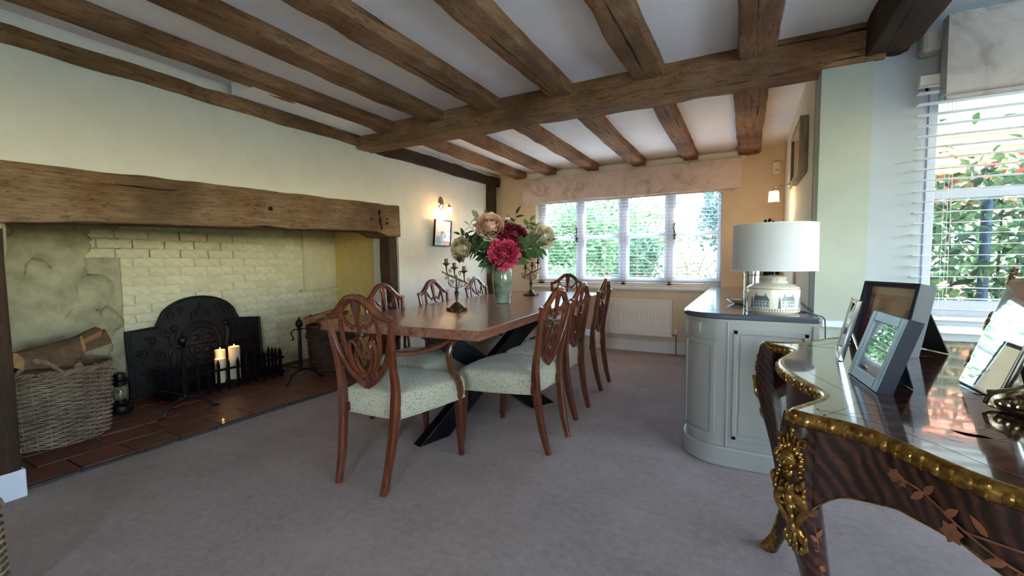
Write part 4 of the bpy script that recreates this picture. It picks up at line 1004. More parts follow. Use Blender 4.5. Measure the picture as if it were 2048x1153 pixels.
# ------------------------------------------------------------------ grate, candles, andirons, lantern
gr = empty('fire_grate', (-3.97, 2.17, .018), 0, 'black iron fire grate with spear-topped bars', 'grate')
GW, GD = .46, .17
def spear(x, y):
    mb = MB(); mb.box((x-.006, y-.010, .0), (x+.006, y+.010, .205)); mb.prism([(-.014, .2), (.014, .2), (.012, .235), (0, .272), (-.012, .235)], lambda a, b: (x-.005, y+a, b), lambda a, b: (x+.005, y+a, b)); mb.build('bar', 'black_metal', gr)
for k in range(12): spear(GD*.5-.02, -GW+.02+k*(2*GW-.04)/11)
for y in (-GW, GW):
    for k in range(4): spear(GD*.5-.07-k*.055, y)
mb = MB()
for z in (.05, .185):
    mb.box((GD*.5-.014, -GW-.01, z-.009), (GD*.5-.004, GW+.01, z+.009))
    for y in (-GW, GW): mb.box((-GD-.02, y-.005, z-.009), (GD*.5, y+.005, z+.009))
    mb.box((-GD-.03, -GW, z-.009), (-GD-.02, GW, z+.009))
mb.build('rail', 'black_metal', gr)
mb = MB()
for k in range(14): y = -GW+.04+k*(2*GW-.08)/13; mb.box((-GD-.02, y-.006, .042), (GD*.5-.01, y+.006, .056))
mb.build('bottom_bars', 'black_metal', gr)
mb = MB()
for x in (-GD, GD*.4):
    for y in (-GW+.02, GW-.02): mb.box((x-.012, y-.012, 0), (x+.012, y+.012, .05))
mb.build('feet', 'black_metal', gr)
for (x, y, r_, h, lab) in ((-4.00, 2.115, .040, .205, 'shortest ivory pillar candle, at the front of the grate'), (-4.085, 2.165, .042, .265, 'middle-height ivory pillar candle behind in the grate'), (-4.03, 2.255, .045, .285, 'tallest ivory pillar candle, on the right in the grate')):
    c = empty('pillar_candle', (x, y, .074), 0, lab, 'candle', 'lit pillar candles in the grate')
    MB().lathe([(r_*.98, 0), (r_, .004), (r_, h-.012), (r_*.985, h), (r_*.9, h+.002), (r_*.82, h-.012), (r_*.3, h-.02)], 26).build('wax', 'candle_wax', c, smooth=True)
    MB().tube([(0, 0, h-.025), (.001, 0, h-.004)], .0015, 5).build('wick', 'soot', c)
    MB().lathe([(.001, h-.008), (.0055, h-.001), (.006, h+.005), (.003, h+.016), (.0006, h+.024)], 10).build('flame', 'flame', c, smooth=True)
    d = bpy.data.lights.new('candle_glow', 'POINT'); d.energy = .04; d.color = (1, .6, .25); d.shadow_soft_size = .01; l = bpy.data.objects.new('candle_glow', d); COL.objects.link(l); l.parent = c; l.location = (0, 0, h+.035)
def andiron(loc, label):
    r = empty('andiron', loc, 0, label, 'andiron', 'pair of wrought-iron andirons'); mb = MB()
    mb.sweep([(0, 0, .09), (0, 0, .30), (0, 0, .475)], [.015, .014, .012], [.015, .014, .012], (0, 1, 0), 8, .5); mb.lathe([(.018, .10), (.022, .112), (.018, .124)], 10); mb.lathe([(.014, .47), (.02, .478), (.012, .488)], 10); mb.build('post', 'black_metal', r, smooth=True)
    MB().lathe([(.010, .485), (.026, .50), (.034, .524), (.028, .55), (.012, .564), (.010, .572), (.006, .585), (.001, .592)], 14).build('finial', 'black_metal', r, smooth=True)
    for s_ in (-1, 1):
        mb = MB(); mb.tube(cr([(0, s_*.008, .465), (0, s_*.035, .478), (0, s_*.068, .472), (0, s_*.085, .445), (0, s_*.072, .42), (0, s_*.062, .40), (0, s_*.068, .385), (0, s_*.08, .392)], 4), [.007, .0055, .005, .006], 6); mb.build('scroll', 'black_metal', r, smooth=True)
        mb = MB(); mb.sweep(cr([(0, 0, .10), (.02, s_*.05, .098), (.035, s_*.11, .075), (.045, s_*.15, .03), (.05, s_*.165, .008), (.055, s_*.20, .006)], 5), [.012, .012, .011, .010, .011, .008], [.009, .009, .008, .008, .006, .005], (1, 0, 0), 6); mb.build('foot', 'black_metal', r, smooth=True)
    mb = MB(); mb.sweep([(0, 0, .115), (-.2, 0, .115), (-.36, 0, .11), (-.40, 0, .08), (-.41, 0, .006)], .010, .012, (0, 1, 0), 6); mb.build('log_rest', 'black_metal', r, smooth=True)
    return r
andiron((-3.60, 2.60, .02), 'wrought-iron andiron with ball finial, right of the grate'); andiron((-3.60, 1.655, .02), 'wrought-iron andiron standing in front of the fireback, left of the grate')
la = empty('hurricane_lantern', (-4.0, 1.425, .02), .4, 'black hurricane lantern beside the left log basket', 'lantern')
MB().lathe([(.062, 0), (.068, .008), (.068, .05), (.058, .066), (.034, .074), (.03, .085)], 24).build('fuel_tank', 'lantern_black', la, smooth=True)
MB().lathe([(.028, .085), (.043, .115), (.047, .14), (.040, .175), (.03, .20)], 20, capb=False, capt=False).build('globe', 'lantern_glass', la, smooth=True)
MB().lathe([(.032, .198), (.042, .205), (.042, .235), (.03, .245), (.03, .262), (.04, .268), (.036, .29), (.012, .30)], 20).build('chimney_cap', 'lantern_black', la, smooth=True)
for s_ in (-1, 1): MB().tube(cr([(0, s_*.060, .05), (0, s_*.075, .10), (0, s_*.075, .18), (0, s_*.062, .235), (0, s_*.03, .255)], 5), .009, 8).build('side_tube', 'lantern_black', la, smooth=True)
MB().tube(cr([(0, -.068, .21), (.05, -.04, .16), (.07, 0, .14), (.05, .04, .16), (0, .068, .21)], 6), .002, 5).build('bail_handle', 'chrome', la)
MB().lathe([(.012, .085), (.016, .095), (.006, .105), (.003, .12)], 12).build('burner', 'brass_rim', la, smooth=True)

# ------------------------------------------------------------------ sideboard
sx0, sx1, sy0, sy1, sr = -.285, .325, 2.545, 5.12, .20
def plan(o, both=True):
    """outline offset outward by o, rounded front corners"""
    pts = [(sx1, sy0-o)]
    for k in range(9): a = -PI/2-k*PI/16; pts.append((sx0+sr+(sr+o)*math.cos(a), sy0+sr+(sr+o)*math.sin(a)))
    for k in range(9): a = PI-k*PI/16; pts.append((sx0+sr+(sr+o)*math.cos(a), sy1-sr+(sr+o)*math.sin(a)))
    pts.append((sx1, sy1+o)); return pts
sb = empty('sideboard', ((sx0+sx1)/2, (sy0+sy1)/2, 0), 0, 'pale grey painted sideboard with curved panelled corner along the alcove wall', 'cabinet')
ctr = V(((sx0+sx1)/2, (sy0+sy1)/2, 0))
def lp(f): return lambda a, b: (a-ctr.x, b-ctr.y, f)
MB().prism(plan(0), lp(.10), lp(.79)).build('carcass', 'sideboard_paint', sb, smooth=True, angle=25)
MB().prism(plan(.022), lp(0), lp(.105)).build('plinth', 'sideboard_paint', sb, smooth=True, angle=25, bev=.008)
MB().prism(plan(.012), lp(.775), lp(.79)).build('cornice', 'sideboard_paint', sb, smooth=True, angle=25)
def rim_panel(x0, x1, z0, z1, y, name):
    mb = MB()
    for (a, b, c, d) in ((x0, x1, z1-.022, z1), (x0, x1, z0, z0+.022), (x0, x0+.022, z0, z1), (x1-.022, x1, z0, z1)): mb.box((a-ctr.x, y-.007-ctr.y, c), (b-ctr.x, y+.002-ctr.y, d))
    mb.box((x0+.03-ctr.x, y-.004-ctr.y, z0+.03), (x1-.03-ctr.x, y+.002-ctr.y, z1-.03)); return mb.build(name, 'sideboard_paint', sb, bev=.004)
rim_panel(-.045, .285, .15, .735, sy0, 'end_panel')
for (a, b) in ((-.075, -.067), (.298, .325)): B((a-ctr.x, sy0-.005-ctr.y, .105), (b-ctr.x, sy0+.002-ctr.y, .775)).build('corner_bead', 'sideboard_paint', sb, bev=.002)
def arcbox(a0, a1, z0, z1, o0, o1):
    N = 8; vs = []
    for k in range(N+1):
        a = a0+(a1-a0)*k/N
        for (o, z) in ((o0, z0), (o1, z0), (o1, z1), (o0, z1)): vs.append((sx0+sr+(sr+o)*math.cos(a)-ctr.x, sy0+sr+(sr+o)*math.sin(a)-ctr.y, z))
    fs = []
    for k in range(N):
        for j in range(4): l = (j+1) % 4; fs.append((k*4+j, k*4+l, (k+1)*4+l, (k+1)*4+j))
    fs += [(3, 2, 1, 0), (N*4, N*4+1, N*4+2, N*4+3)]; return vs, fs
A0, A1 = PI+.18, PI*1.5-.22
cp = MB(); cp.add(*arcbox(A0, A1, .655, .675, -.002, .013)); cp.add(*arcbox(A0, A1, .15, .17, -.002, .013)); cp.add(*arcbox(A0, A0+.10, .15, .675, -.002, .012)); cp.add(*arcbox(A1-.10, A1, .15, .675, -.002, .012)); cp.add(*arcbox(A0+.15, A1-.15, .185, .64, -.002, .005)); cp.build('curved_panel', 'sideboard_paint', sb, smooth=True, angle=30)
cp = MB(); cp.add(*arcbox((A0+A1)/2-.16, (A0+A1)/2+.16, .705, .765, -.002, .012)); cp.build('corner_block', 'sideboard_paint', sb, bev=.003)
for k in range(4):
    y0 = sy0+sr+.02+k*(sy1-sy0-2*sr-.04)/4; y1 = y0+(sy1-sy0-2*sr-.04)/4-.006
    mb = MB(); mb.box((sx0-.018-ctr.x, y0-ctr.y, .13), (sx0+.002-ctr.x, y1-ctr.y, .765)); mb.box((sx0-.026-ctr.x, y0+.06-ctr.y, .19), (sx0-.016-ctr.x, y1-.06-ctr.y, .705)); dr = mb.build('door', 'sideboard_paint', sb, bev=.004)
    MB().ball((sx0-.04-ctr.x, (y0+.035 if k % 2 else y1-.035)-ctr.y, .5), .014, 12, 8).build('knob', 'valve_chrome', dr, smooth=True)
wt = MB(); ol = plan(.028); wt.prism(ol, lambda a, b: (a, b, .790), lambda a, b: (a, b, .820)); o = wt.build('sideboard_worktop', 'stone_top', None, smooth=True, angle=25, bev=.008); tag(o, 'dark blue-grey polished stone worktop on the sideboard', 'worktop')

# ------------------------------------------------------------------ table lamp and things on the sideboard
LX, LY, LZ = .135, 2.735, .8205
tb = empty('table_lamp', (LX, LY, LZ), 0, 'table lamp with white drum shade and printed ceramic base on the sideboard', 'lamp')
MB().lathe([(.118, 0), (.124, .006), (.126, .012), (.125, .125), (.122, .135), (.10, .148), (.072, .155), (.068, .160), (.068, .188), (.066, .192), (.03, .196), (.012, .20)], 48).build('ceramic_base', 'ceramic_cream', tb, smooth=True, angle=30)
mb = MB()
for (r_, z) in ((.125, .008), (.1265, .128), (.0695, .161), (.0695, .188)): mb.tube([(r_*math.cos(t), r_*math.sin(t), z) for t in [k*2*PI/48 for k in range(48)]], .0022, 5, closed=True)
mb.build('gilt_lines', 'brass_rim', tb, smooth=True)
def onc(r_, th0):  # wrap 2-D print coordinates (metres along, height) round the drum
    return lambda s_, z: (r_*math.cos(th0+s_/r_), r_*math.sin(th0+s_/r_), z)
def wrapq(mb, f, x0, x1, z0, z1, xt0=None, xt1=None):
    N = max(1, int(abs(x1-x0)/.012)); xt0 = x0 if xt0 is None else xt0; xt1 = x1 if xt1 is None else xt1; vs = []
    for k in range(N+1): t = k/N; vs += [f(x0+(x1-x0)*t, z0), f(xt0+(xt1-xt0)*t, z1)]
    mb.add(vs, [(2*k, 2*k+2, 2*k+3, 2*k+1) for k in range(N)])
band = MB()
for q, th0 in enumerate((math.radians(-118), math.radians(-58), math.radians(0), math.radians(62), math.radians(122), math.radians(182))):
    ink = MB(); pale = MB(); f = onc(.1258, th0); g = onc(.1262, th0); w = .036 if q % 2 else .042
    wrapq(pale, f, -w, w, .028, .068); wrapq(ink, g, -w-.002, w+.002, .068, .092, -w*.72, w*.72)
    for c in (-w*.6, w*.55): wrapq(ink, g, c-.003, c+.003, .09, .104)
    for k in range(5):
        x = -w*.78+k*w*.39
        for z in (.036, .053): wrapq(ink, g, x-.0035, x+.0035, z, z+.010)
    wrapq(ink, g, -w-.018, -w-.001, .028, .05, -w-.013, -w-.004); wrapq(ink, g, -w-.015, -w-.003, .05, .085, -w-.011, -w-.007)
    ph_ = pale.build('printed_house', 'toile_pale', tb); ink.build('printed_detail', 'toile_ink', ph_)['kind'] = 'stuff'
for k in range(64):
    th = k*2*PI/64; f = onc(.1260, th); wrapq(band, f, 0, .006, .013, .025, .004, .010)
    f = onc(.0688, th); wrapq(band, f, 0, .0035, .165, .184, .004, .0075)
band.build('printed_band', 'toile_ink', tb)['kind'] = 'stuff'
MB().lathe([(.010, .195), (.010, .225), (.018, .228), (.018, .26), (.008, .262), (.006, .30)], 14).build('lamp_holder', 'black_metal', tb, smooth=True)
sr_ = .2
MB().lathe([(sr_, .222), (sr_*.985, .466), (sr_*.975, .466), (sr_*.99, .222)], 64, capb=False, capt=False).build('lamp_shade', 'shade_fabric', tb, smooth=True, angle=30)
mb = MB()
for z, r_ in ((.223, sr_), (.465, sr_*.985)): mb.tube([(r_*.995*math.cos(t), r_*.995*math.sin(t), z) for t in [k*2*PI/64 for k in range(64)]], .0025, 5, closed=True)
for k in range(3): mb.tube([(0, 0, .30), (sr_*.985*math.cos(k*2.094), sr_*.985*math.sin(k*2.094), .455)], .0018, 5)
mb.build('shade_ring', 'plastic_white', tb, smooth=True)
MB().tube(cr([(.11, .03, .005), (.145, .02, .003), (.17, -.04, .003), (.185, -.12, .003), (.20, -.19, .0), (.205, -.232, -.03), (.208, -.235, -.2)], 6), .003, 6).build('power_cord', 'cable_black', tb, smooth=True)
ds = empty('serving_dish', (-.005, 3.17, .8205), 0, 'shallow dark dish with gold rim left of the table lamp', 'dish')
MB().lathe([(.05, 0), (.055, .002), (.085, .016), (.094, .024), (.090, .024), (.06, .008), (.01, .006)], 36).build('bowl', 'ceramic_cream', ds, smooth=True)
MB().tube([(.093*math.cos(t), .093*math.sin(t), .025) for t in [k*2*PI/36 for k in range(36)]], .0025, 6, closed=True).build('gold_rim', 'brass_rim', ds, smooth=True)
cu = empty('silver_canister', (.045, 3.02, .8205), 0, 'polished silver canister half hidden behind the lamp base', 'canister')
MB().lathe([(.046, 0), (.050, .004), (.050, .085), (.052, .09), (.050, .095), (.050, .185), (.046, .19)], 32).build('body', 'polished_silver', cu, smooth=True, angle=30)
MB().lathe([(.047, .189), (.052, .192), (.052, .212), (.03, .222), (.012, .224), (.012, .236), (.004, .24)], 32).build('lid', 'polished_silver', cu, smooth=True, angle=30)
op = empty('dark_ornament', (.17, 4.15, .8205), 0, 'tall black vase with dark dried stems far along the sideboard', 'ornament')
MB().lathe([(.05, 0), (.075, .08), (.085, .2), (.05, .30), (.03, .36), (.04, .40)], 24).build('vase', 'black_metal', op, smooth=True)
mb = MB(); rr = random.Random(8)
for k in range(9): mb.tube(cr([(0, 0, .36), (rr.uniform(-.03, .03), rr.uniform(-.05, .05), .50), (rr.uniform(-.07, .07), rr.uniform(-.09, .09), .585+rr.uniform(-.02, .02))], 4), [.003, .003, .012], 5)
mb.build('dried_stems', 'felt_black', op, smooth=True)

# wicker chair-side basket whose edge enters the frame at the lower left
basket((-2.195, .243, .002), .192, .20, .31, 'wicker basket just entering the frame at the lower left', 'wicker', 24, handles=False)
# ------------------------------------------------------------------ marquetry centre table (desk)
DC = V((.72, 1.4665, 0)); DZ = .79
q = [(.083, 1.055), (.118, 1.022), (.18, 1.000), (.235, .933), (.275, .866), (.329, .806), (.45, .757), (.60, .735), (.72, .730)]           # near side, left tip to middle
lside = [(.158, 1.205), (.13, 1.32), (.10, 1.43), (.092, 1.5)]; notch = [(.105, 1.105)]
near_half = q; mirx = lambda p: (1.44-p[0], p[1]); miry = lambda p: (p[0], 2.933-p[1])
leftlow = [(.158, 1.205), (.13, 1.32), (.10, 1.43)]
seq = q+[mirx(p) for p in q[-2::-1]]                       # near side, left tip -> right tip
right = [mirx(p) for p in ([(.105, 1.105)]+leftlow)]; right = right+[(1.44-.09, 1.4665)]+[miry(p) for p in right[::-1]]
back = [miry(p) for p in seq[::-1]]; back[-1] = (.058, 1.905)
left = [(.098, 1.835), (.146, 1.765), (.116, 1.65), (.091, 1.54), (.10, 1.43), (.13, 1.32), (.162, 1.205), (.112, 1.108)]
ctrl = seq+right+back+left; NS = 7
tips = [0, len(seq)-1, len(seq)+len(right), len(seq)+len(right)+len(back)-1]
OUT = crc([V((a, b, 0)) for a, b in ctrl], NS); NO = len(OUT)
for _ in range(4): OUT = [(OUT[i-1]+OUT[i]*2+OUT[(i+1) % NO])/4 for i in range(NO)]; tipi = [t*NS for t in tips]+[NO]
def offs(d):
    r = []
    for i in range(NO):
        t = (OUT[(i+1) % NO]-OUT[i-1]).normalized(); r.append(OUT[i]+V((-t.y, t.x, 0))*d)   # inward (curve runs counter-clockwise)
    return r
dk = empty('marquetry_table', DC, 0, 'serpentine marquetry writing table with gilt bronze mounts at the right front', 'table')
def L_(p, z): return V((p.x-DC.x, p.y-DC.y, z))
mb = MB(); inn = offs(.016); N_ = NO
mb.add([L_(p, DZ) for p in inn]+[L_(p, DZ-.028) for p in inn], [tuple(range(N_)), tuple(range(2*N_-1, N_-1, -1))]+[(i, (i+1) % N_, N_+(i+1) % N_, N_+i) for i in range(N_)]); top = mb.build('table_top', 'kingwood_top', dk, smooth=True, angle=30)
# gilt edge: moulding plus egg-and-leaf lobes
mb = MB(); prof = [(.018, .0), (.012, .003), (.006, .001), (.002, -.004), (-.002, -.012), (.0, -.022), (.006, -.028), (.018, -.030)]
rings = [offs(a) for a, b in prof]; vs = []
for i in range(NO):
    for (rg, (a, b)) in zip(rings, prof): vs.append(L_(rg[i], DZ+b))
K = len(prof); mb.add(vs, [(i*K+k, ((i+1) % NO)*K+k, ((i+1) % NO)*K+k+1, i*K+k+1) for i in range(NO) for k in range(K-1)]); mb.build('edge_moulding', 'ormolu', dk, smooth=True, angle=50)
mb = MB(); acc = 0; ln = offs(.001); last = None; kk = 0
for i in range(NO*4):
    a = ln[(i//4) % NO].lerp(ln[(i//4+1) % NO], (i % 4)/4)
    if last is None or (a-last).length > .0205:
        t = (ln[(i//4+1) % NO]-ln[i//4 % NO]).normalized(); M = Matrix.Rotation(math.atan2(t.y, t.x), 3, 'Z'); last = a; kk += 1
        if kk % 2: mb.ball(L_(a, DZ-.0145), (.0085, .0075, .0105), 8, 6, M)
        else:
            mb.ball(L_(a, DZ-.009), (.0045, .006, .007), 6, 4, M); mb.ball(L_(a, DZ-.021), (.003, .005, .006), 6, 4, M)
mb.build('egg_and_leaf', 'ormolu', dk, smooth=True)
# apron with arched lower edge
def zb_(t):
    t = min(t, 1-t)
    for (a, b), (c, d) in zip([(0, .50), (.05, .575), (.11, .635), (.17, .662), (.25, .668), (.36, .635), (.44, .605), (.5, .598)], [(.05, .575), (.11, .635), (.17, .662), (.25, .668), (.36, .635), (.44, .605), (.5, .598), (.51, .598)]):
        if a <= t <= c: return b+(d-b)*(t-a)/(c-a)
    return .6
APZ = [0]*NO
for s_ in range(4):
    a, b = tipi[s_], tipi[s_+1]
    for i in range(a, b): APZ[i % NO] = zb_((i-a)/(b-a))
ap_o, ap_i = offs(.030), offs(.046)
mb = MB(); vs = []
for i in range(NO): vs += [L_(ap_o[i], DZ-.026), L_(ap_o[i]+(OUT[i]-ap_o[i])*.15, (DZ+APZ[i])/2), L_(ap_o[i], APZ[i]), L_(ap_i[i], APZ[i]), L_(ap_i[i], DZ-.026)]
mb.add(vs, [(i*5+k, ((i+1) % NO)*5+k, ((i+1) % NO)*5+(k+1) % 5, i*5+(k+1) % 5) for i in range(NO) for k in range(4)]); mb.build('apron', 'kingwood_front', dk, smooth=True, angle=40)
mb = MB(); mb.tube([L_(ap_o[i], APZ[i]) for i in range(NO)], .0022, 5, closed=True); mb.build('apron_bead', 'ormolu', dk, smooth=True)
# cabriole legs with busts and sabots
def rot_leg(k):
    p = OUT[tipi[k]]; d = (p-DC); d.z = 0; d.normalize(); s_ = V((-d.y, d.x, 0)); c = p-d*.052; db = V((math.copysign(.55, d.x), math.copysign(.83, d.y), 0)); sb_ = V((-db.y, db.x, 0))
    off = [(.775, .012), (.70, .022), (.62, .022), (.53, .004), (.42, -.022), (.30, -.042), (.18, -.050), (.09, -.042), (.035, -.018), (0, -.004)]
    def at(z):
        for (z0, o0), (z1, o1) in zip(off, off[1:]):
            if z1 <= z <= z0: t = (z0-z)/(z0-z1); t = t; return o0+(o1-o0)*t
        return 0
    path = [L_(c+d*o, z) for z, o in off]
    mb = MB(); mb.sweep(cr(path, 4), [.034, .036, .034, .030, .024, .019, .0165, .017, .021, .022], [.034, .036, .034, .030, .024, .019, .0165, .017, .021, .022], d, 10, .6); lg = mb.build('leg', 'kingwood_leg', dk, smooth=True, angle=50)
    def P(u, o, z): return L_(c+d*at(z)+db*(.030+o)+sb_*u, z)
    M = Matrix((sb_, db, V((0, 0, 1)))).transposed()
    mb = MB(); B_ = lambda u, o, z, r: mb.ball(P(u, o, z), r, 9, 6, M)
    B_(0, .010, .690, (.018, .017, .023)); B_(0, .027, .688, (.0035, .005, .006)); B_(0, .022, .700, (.012, .006, .005)); B_(-.008, .022, .693, (.0045, .005, .003)); B_(.008, .022, .693, (.0045, .005, .003)); B_(0, .023, .678, (.006, .005, .0028)); B_(0, .018, .669, (.008, .008, .005)); B_(-.009, .018, .683, (.006, .007, .006)); B_(.009, .018, .683, (.006, .007, .006))
    B_(0, .004, .662, (.010, .010, .014))
    rr = random.Random(k)
    for j in range(22):                                   # curled hair
        a = -.3+j*(PI+.6)/21; r0 = .022+rr.uniform(-.002, .004); B_(r0*math.cos(a), .006+rr.uniform(-.004, .008), .694+r0*1.05*math.sin(a), (.0065, .008, .0065))
    for s2 in (-1, 1):
        for j in range(5): B_(s2*(.022+.003*math.sin(j*2)), .004, .690-j*.010, (.006, .008, .006))
        mb.tube([P(s2*.022+s2*p[0], .006, .728+p[2]) for p in spiral((0, 0), .010, 1.1, 1)], .0038, 5)
    for j in range(5): B_((j-2)*.007, .010, .726+.008*(2-abs(j-2)), (.004, .006, .010))
    B_(0, .012, .752, (.006, .006, .007))
    for j in range(9):                                    # ruff collar
        a = PI+j*PI/8; B_(.030*math.cos(a), .012, .650+.014*math.sin(a), (.0045, .010, .009))
    mb.build('gilt_bust', 'ormolu', lg, smooth=True)
    mb = MB()
    for s2 in (-1, 1):
        mb.tube(cr([P(s2*.004, .008, .63), P(s2*.020, .008, .615), P(s2*.026, .006, .59), P(s2*.012, .008, .565), P(s2*.004, .006, .545), P(s2*.012, .006, .52), P(s2*.018, .008, .50)], 4), [.006, .009, .008, .008, .006, .007, .003], 7)
        mb.tube([P(s2*.016+s2*p[0], .010, .60+p[2]) for p in spiral((0, 0), .014, 1.2, .4)], .0045, 6)
        for j in range(6): B_(s2*(.030-.002*j), .006, .635-j*.012, (.006, .006, .008))
    for j in range(7): B_(0, .010, .63-j*.021, (.011-.001*j, .008, .013))
    for j in range(9): a = PI+j*PI/8; B_(.020*math.cos(a), .010, .525+.03*math.sin(a), (.004, .005, .010))
    mb.build('acanthus_mount', 'ormolu', lg, smooth=True)
    mb = MB(); F = lambda u, o, z: L_(c+d*(at(z)+o)+s_*u, z)
    mb.sweep(cr([F(0, .002, .10), F(0, .004, .06), F(0, .006, .03), F(0, .008, .0)], 3), [.014, .0205, .025, .026], [.014, .0205, .025, .026], d, 10, .7)
    for s2 in (-1, 0, 1): mb.tube(cr([F(s2*.012, .022, .02), F(s2*.012, .02, .07), F(s2*.008, .018, .12), F(s2*.004, .02, .15)], 3), [.008, .006, .005, .002], 6)
    mb.build('sabot', 'ormolu', lg, smooth=True)
    return lg, c, d, s_, at
legs_ = [rot_leg(k) for k in range(4)]
# marquetry flowers on the near apron (thin inlay following the apron)
def apmap(s_arc):
    a = 0; i = 0
    while True:
        l = (ap_o[i+1]-ap_o[i]).length
        if a+l >= s_arc: break
        a += l; i += 1
    k = (s_arc-a)/l; t = (ap_o[i+1]-ap_o[i]).normalized(); p = ap_o[i].lerp(ap_o[i+1], k); q_ = OUT[i].lerp(OUT[i+1], k)
    return p+V((t.y, -t.x, 0))*.0016+(q_-p)*.14, t
inl = MB()
def in_leaf(s0, z0, ang, L, w):
    N = 6; vs = []
    for k in range(N+1):
        t = k/N; ww = w*math.sin(PI*(t**.8*.96+.02))
        for e in (-1, 1):
            ds = t*L*math.cos(ang)-e*ww*math.sin(ang); dz = t*L*math.sin(ang)+e*ww*math.cos(ang); p, tt = apmap(max(.01, s0+ds)); vs.append(L_(p, z0+dz))
    inl.add(vs, [(2*k, 2*k+1, 2*k+3, 2*k+2) for k in range(N)])
def in_stem(pts, w=.0016):
    pp = cr([(a, 0, b) for a, b in pts], 5); vs = []
    for k, p in enumerate(pp):
        n_ = pp[min(k+1, len(pp)-1)]-pp[max(k-1, 0)]; n_ = V((-n_.z, 0, n_.x)).normalized()*w
        for e in (-1, 1): g, tt = apmap(max(.01, p.x+e*n_.x)); vs.append(L_(g, p.z+e*n_.z))
    inl.add(vs, [(2*k, 2*k+1, 2*k+3, 2*k+2) for k in range(len(pp)-1)])
def in_flower(s0, z0, r):
    for k in range(6): in_leaf(s0, z0, k*PI/3+.3, r, r*.36)
SB = .165
in_stem([(SB, .722), (SB+.05, .716), (SB+.12, .688), (SB+.20, .664), (SB+.30, .652), (SB+.42, .65)]); in_stem([(SB+.11, .690), (SB+.17, .70), (SB+.24, .702), (SB+.34, .70)]); in_stem([(SB+.17, .668), (SB+.20, .645), (SB+.24, .63)])
for (a, b, g, l, w) in ((.05, .716, .9, .026, .006), (.05, .716, -2.4, .03, .006), (.085, .70, .8, .026, .006), (.10, .695, -2.0, .028, .006), (.14, .70, 2.4, .03, .006), (.16, .675, -2.6, .028, .006), (.20, .70, .5, .03, .007), (.22, .662, .9, .03, .007), (.25, .66, -1.0, .03, .007), (.28, .70, -.7, .03, .007)): in_leaf(SB+a, b, g, l, w)
for (a, b, r) in ((0, .722, .014), (.012, .716, .010), (.095, .678, .018), (.205, .642, .020), (.30, .70, .016), (.36, .652, .02)): in_flower(SB+a, b, r)
inl.build('marquetry_apron', 'marquetry', dk)
# the same inlay on the near leg
lg, c, d, s_, at = legs_[0]; mb = MB()
def lf(u, z, ang, L, w):  # on the right-hand flank of the leg (faces the camera)
    N = 6; vs = []; nrm_ = (s_*1.0)
    for k in range(N+1):
        t = k/N; ww = w*math.sin(PI*(t**.8*.96+.02))
        for e in (-1, 1):
            du = t*L*math.cos(ang)-e*ww*math.sin(ang); dz = t*L*math.sin(ang)+e*ww*math.cos(ang); zz = z+dz; hw = .0305 if zz > .5 else .0245; vs.append(L_(c+d*(at(zz)+u+du)+nrm_*(hw+.001), zz))
    mb.add(vs, [(2*k, 2*k+1, 2*k+3, 2*k+2) for k in range(N)])
for (u, z, a, L, w) in ((0, .575, 1.57, .022, .010), (0, .575, .9, .02, .007), (0, .575, 2.2, .02, .007), (0, .46, 1.57, .11, .0014), (0, .52, .9, .022, .005), (0, .53, 2.3, .022, .005), (-.004, .49, .8, .022, .005), (.0, .48, 2.2, .022, .005), (0, .40, 1.57, .07, .0014), (-.006, .45, 1.2, .02, .006), (.004, .43, .6, .02, .005)): lf(u, z, a, L, w)
mb.build('marquetry_leg', 'marquetry', lg)
# stringing and scrolls on the top
mb = MB(); r0, r1 = offs(.060), offs(.064); mb.add([v for i in range(NO) for v in (L_(r0[i], DZ+.0004), L_(r1[i], DZ+.0004))], [(2*i, (2*((i+1) % NO)), 2*((i+1) % NO)+1, 2*i+1) for i in range(NO)])
rr = random.Random(4)
def tleaf(x, y, a, L, w):
    N = 6; vs = []
    for k in range(N+1):
        t = k/N; ww = w*math.sin(PI*(t**.8*.96+.02)); b = a+t*.6
        for e in (-1, 1): vs.append((x+t*L*math.cos(b)-e*ww*math.sin(b)-DC.x, y+t*L*math.sin(b)+e*ww*math.cos(b)-DC.y, DZ+.0003))
    mb.add(vs, [(2*k+2, 2*k+3, 2*k+1, 2*k) for k in range(N)])
for cx, cy in ((.30, 1.10), (.42, 1.40), (.55, 1.05), (.72, 1.4665), (.40, 1.85), (.75, 1.9), (.9, 1.1), (1.05, 1.5), (1.0, 1.85)):
    for k in range(9): a = rr.uniform(0, 6.28); tleaf(cx+.05*math.cos(a), cy+.05*math.sin(a), a+rr.uniform(-.5, .5), rr.uniform(.04, .09), rr.uniform(.008, .016))
mb.build('marquetry_top', 'marquetry_top', top, recalc=False)

# ------------------------------------------------------------------ frames on the table
def standing(o, BL, BR, lean_deg):
    BL, BR = V((*BL, 0)), V((*BR, 0)); x = BR-BL; rz = math.atan2(x.y, x.x); mid = (BL+BR)/2
    o.location = (mid.x, mid.y, DZ+.002); o.rotation_euler = (-math.radians(lean_deg), 0, rz)
simple('photo_tan', '#a88a6c', .6, var=.12, vscale=8); simple('photo_skin', '#b0826e', .6, var=.15, vscale=30); simple('photo_dark', '#3c3634', .6, var=.2)
def art_photo(r, w, h, dep, fw):
    y = dep*.75-.0008
    B((-w*.33, y-.0006, h*.17), (w*.33, y, h*.83)).build('photograph', 'photo_tan', r)
    MB().ball((w*.02, y-.001, h*.52), (.022, .0008, .028), 14, 8).build('photograph_subject', 'photo_skin', r, smooth=True)
f1 = picture('photo_frame', .225, .235, .055, .014, 'frame_navy', 'large navy box photo frame with tan mount, farthest back on the table', 'photo frame', art=art_photo, group='photo frames on the marquetry table')
standing(f1, (.341, 1.982), (.441, 1.782), 12)
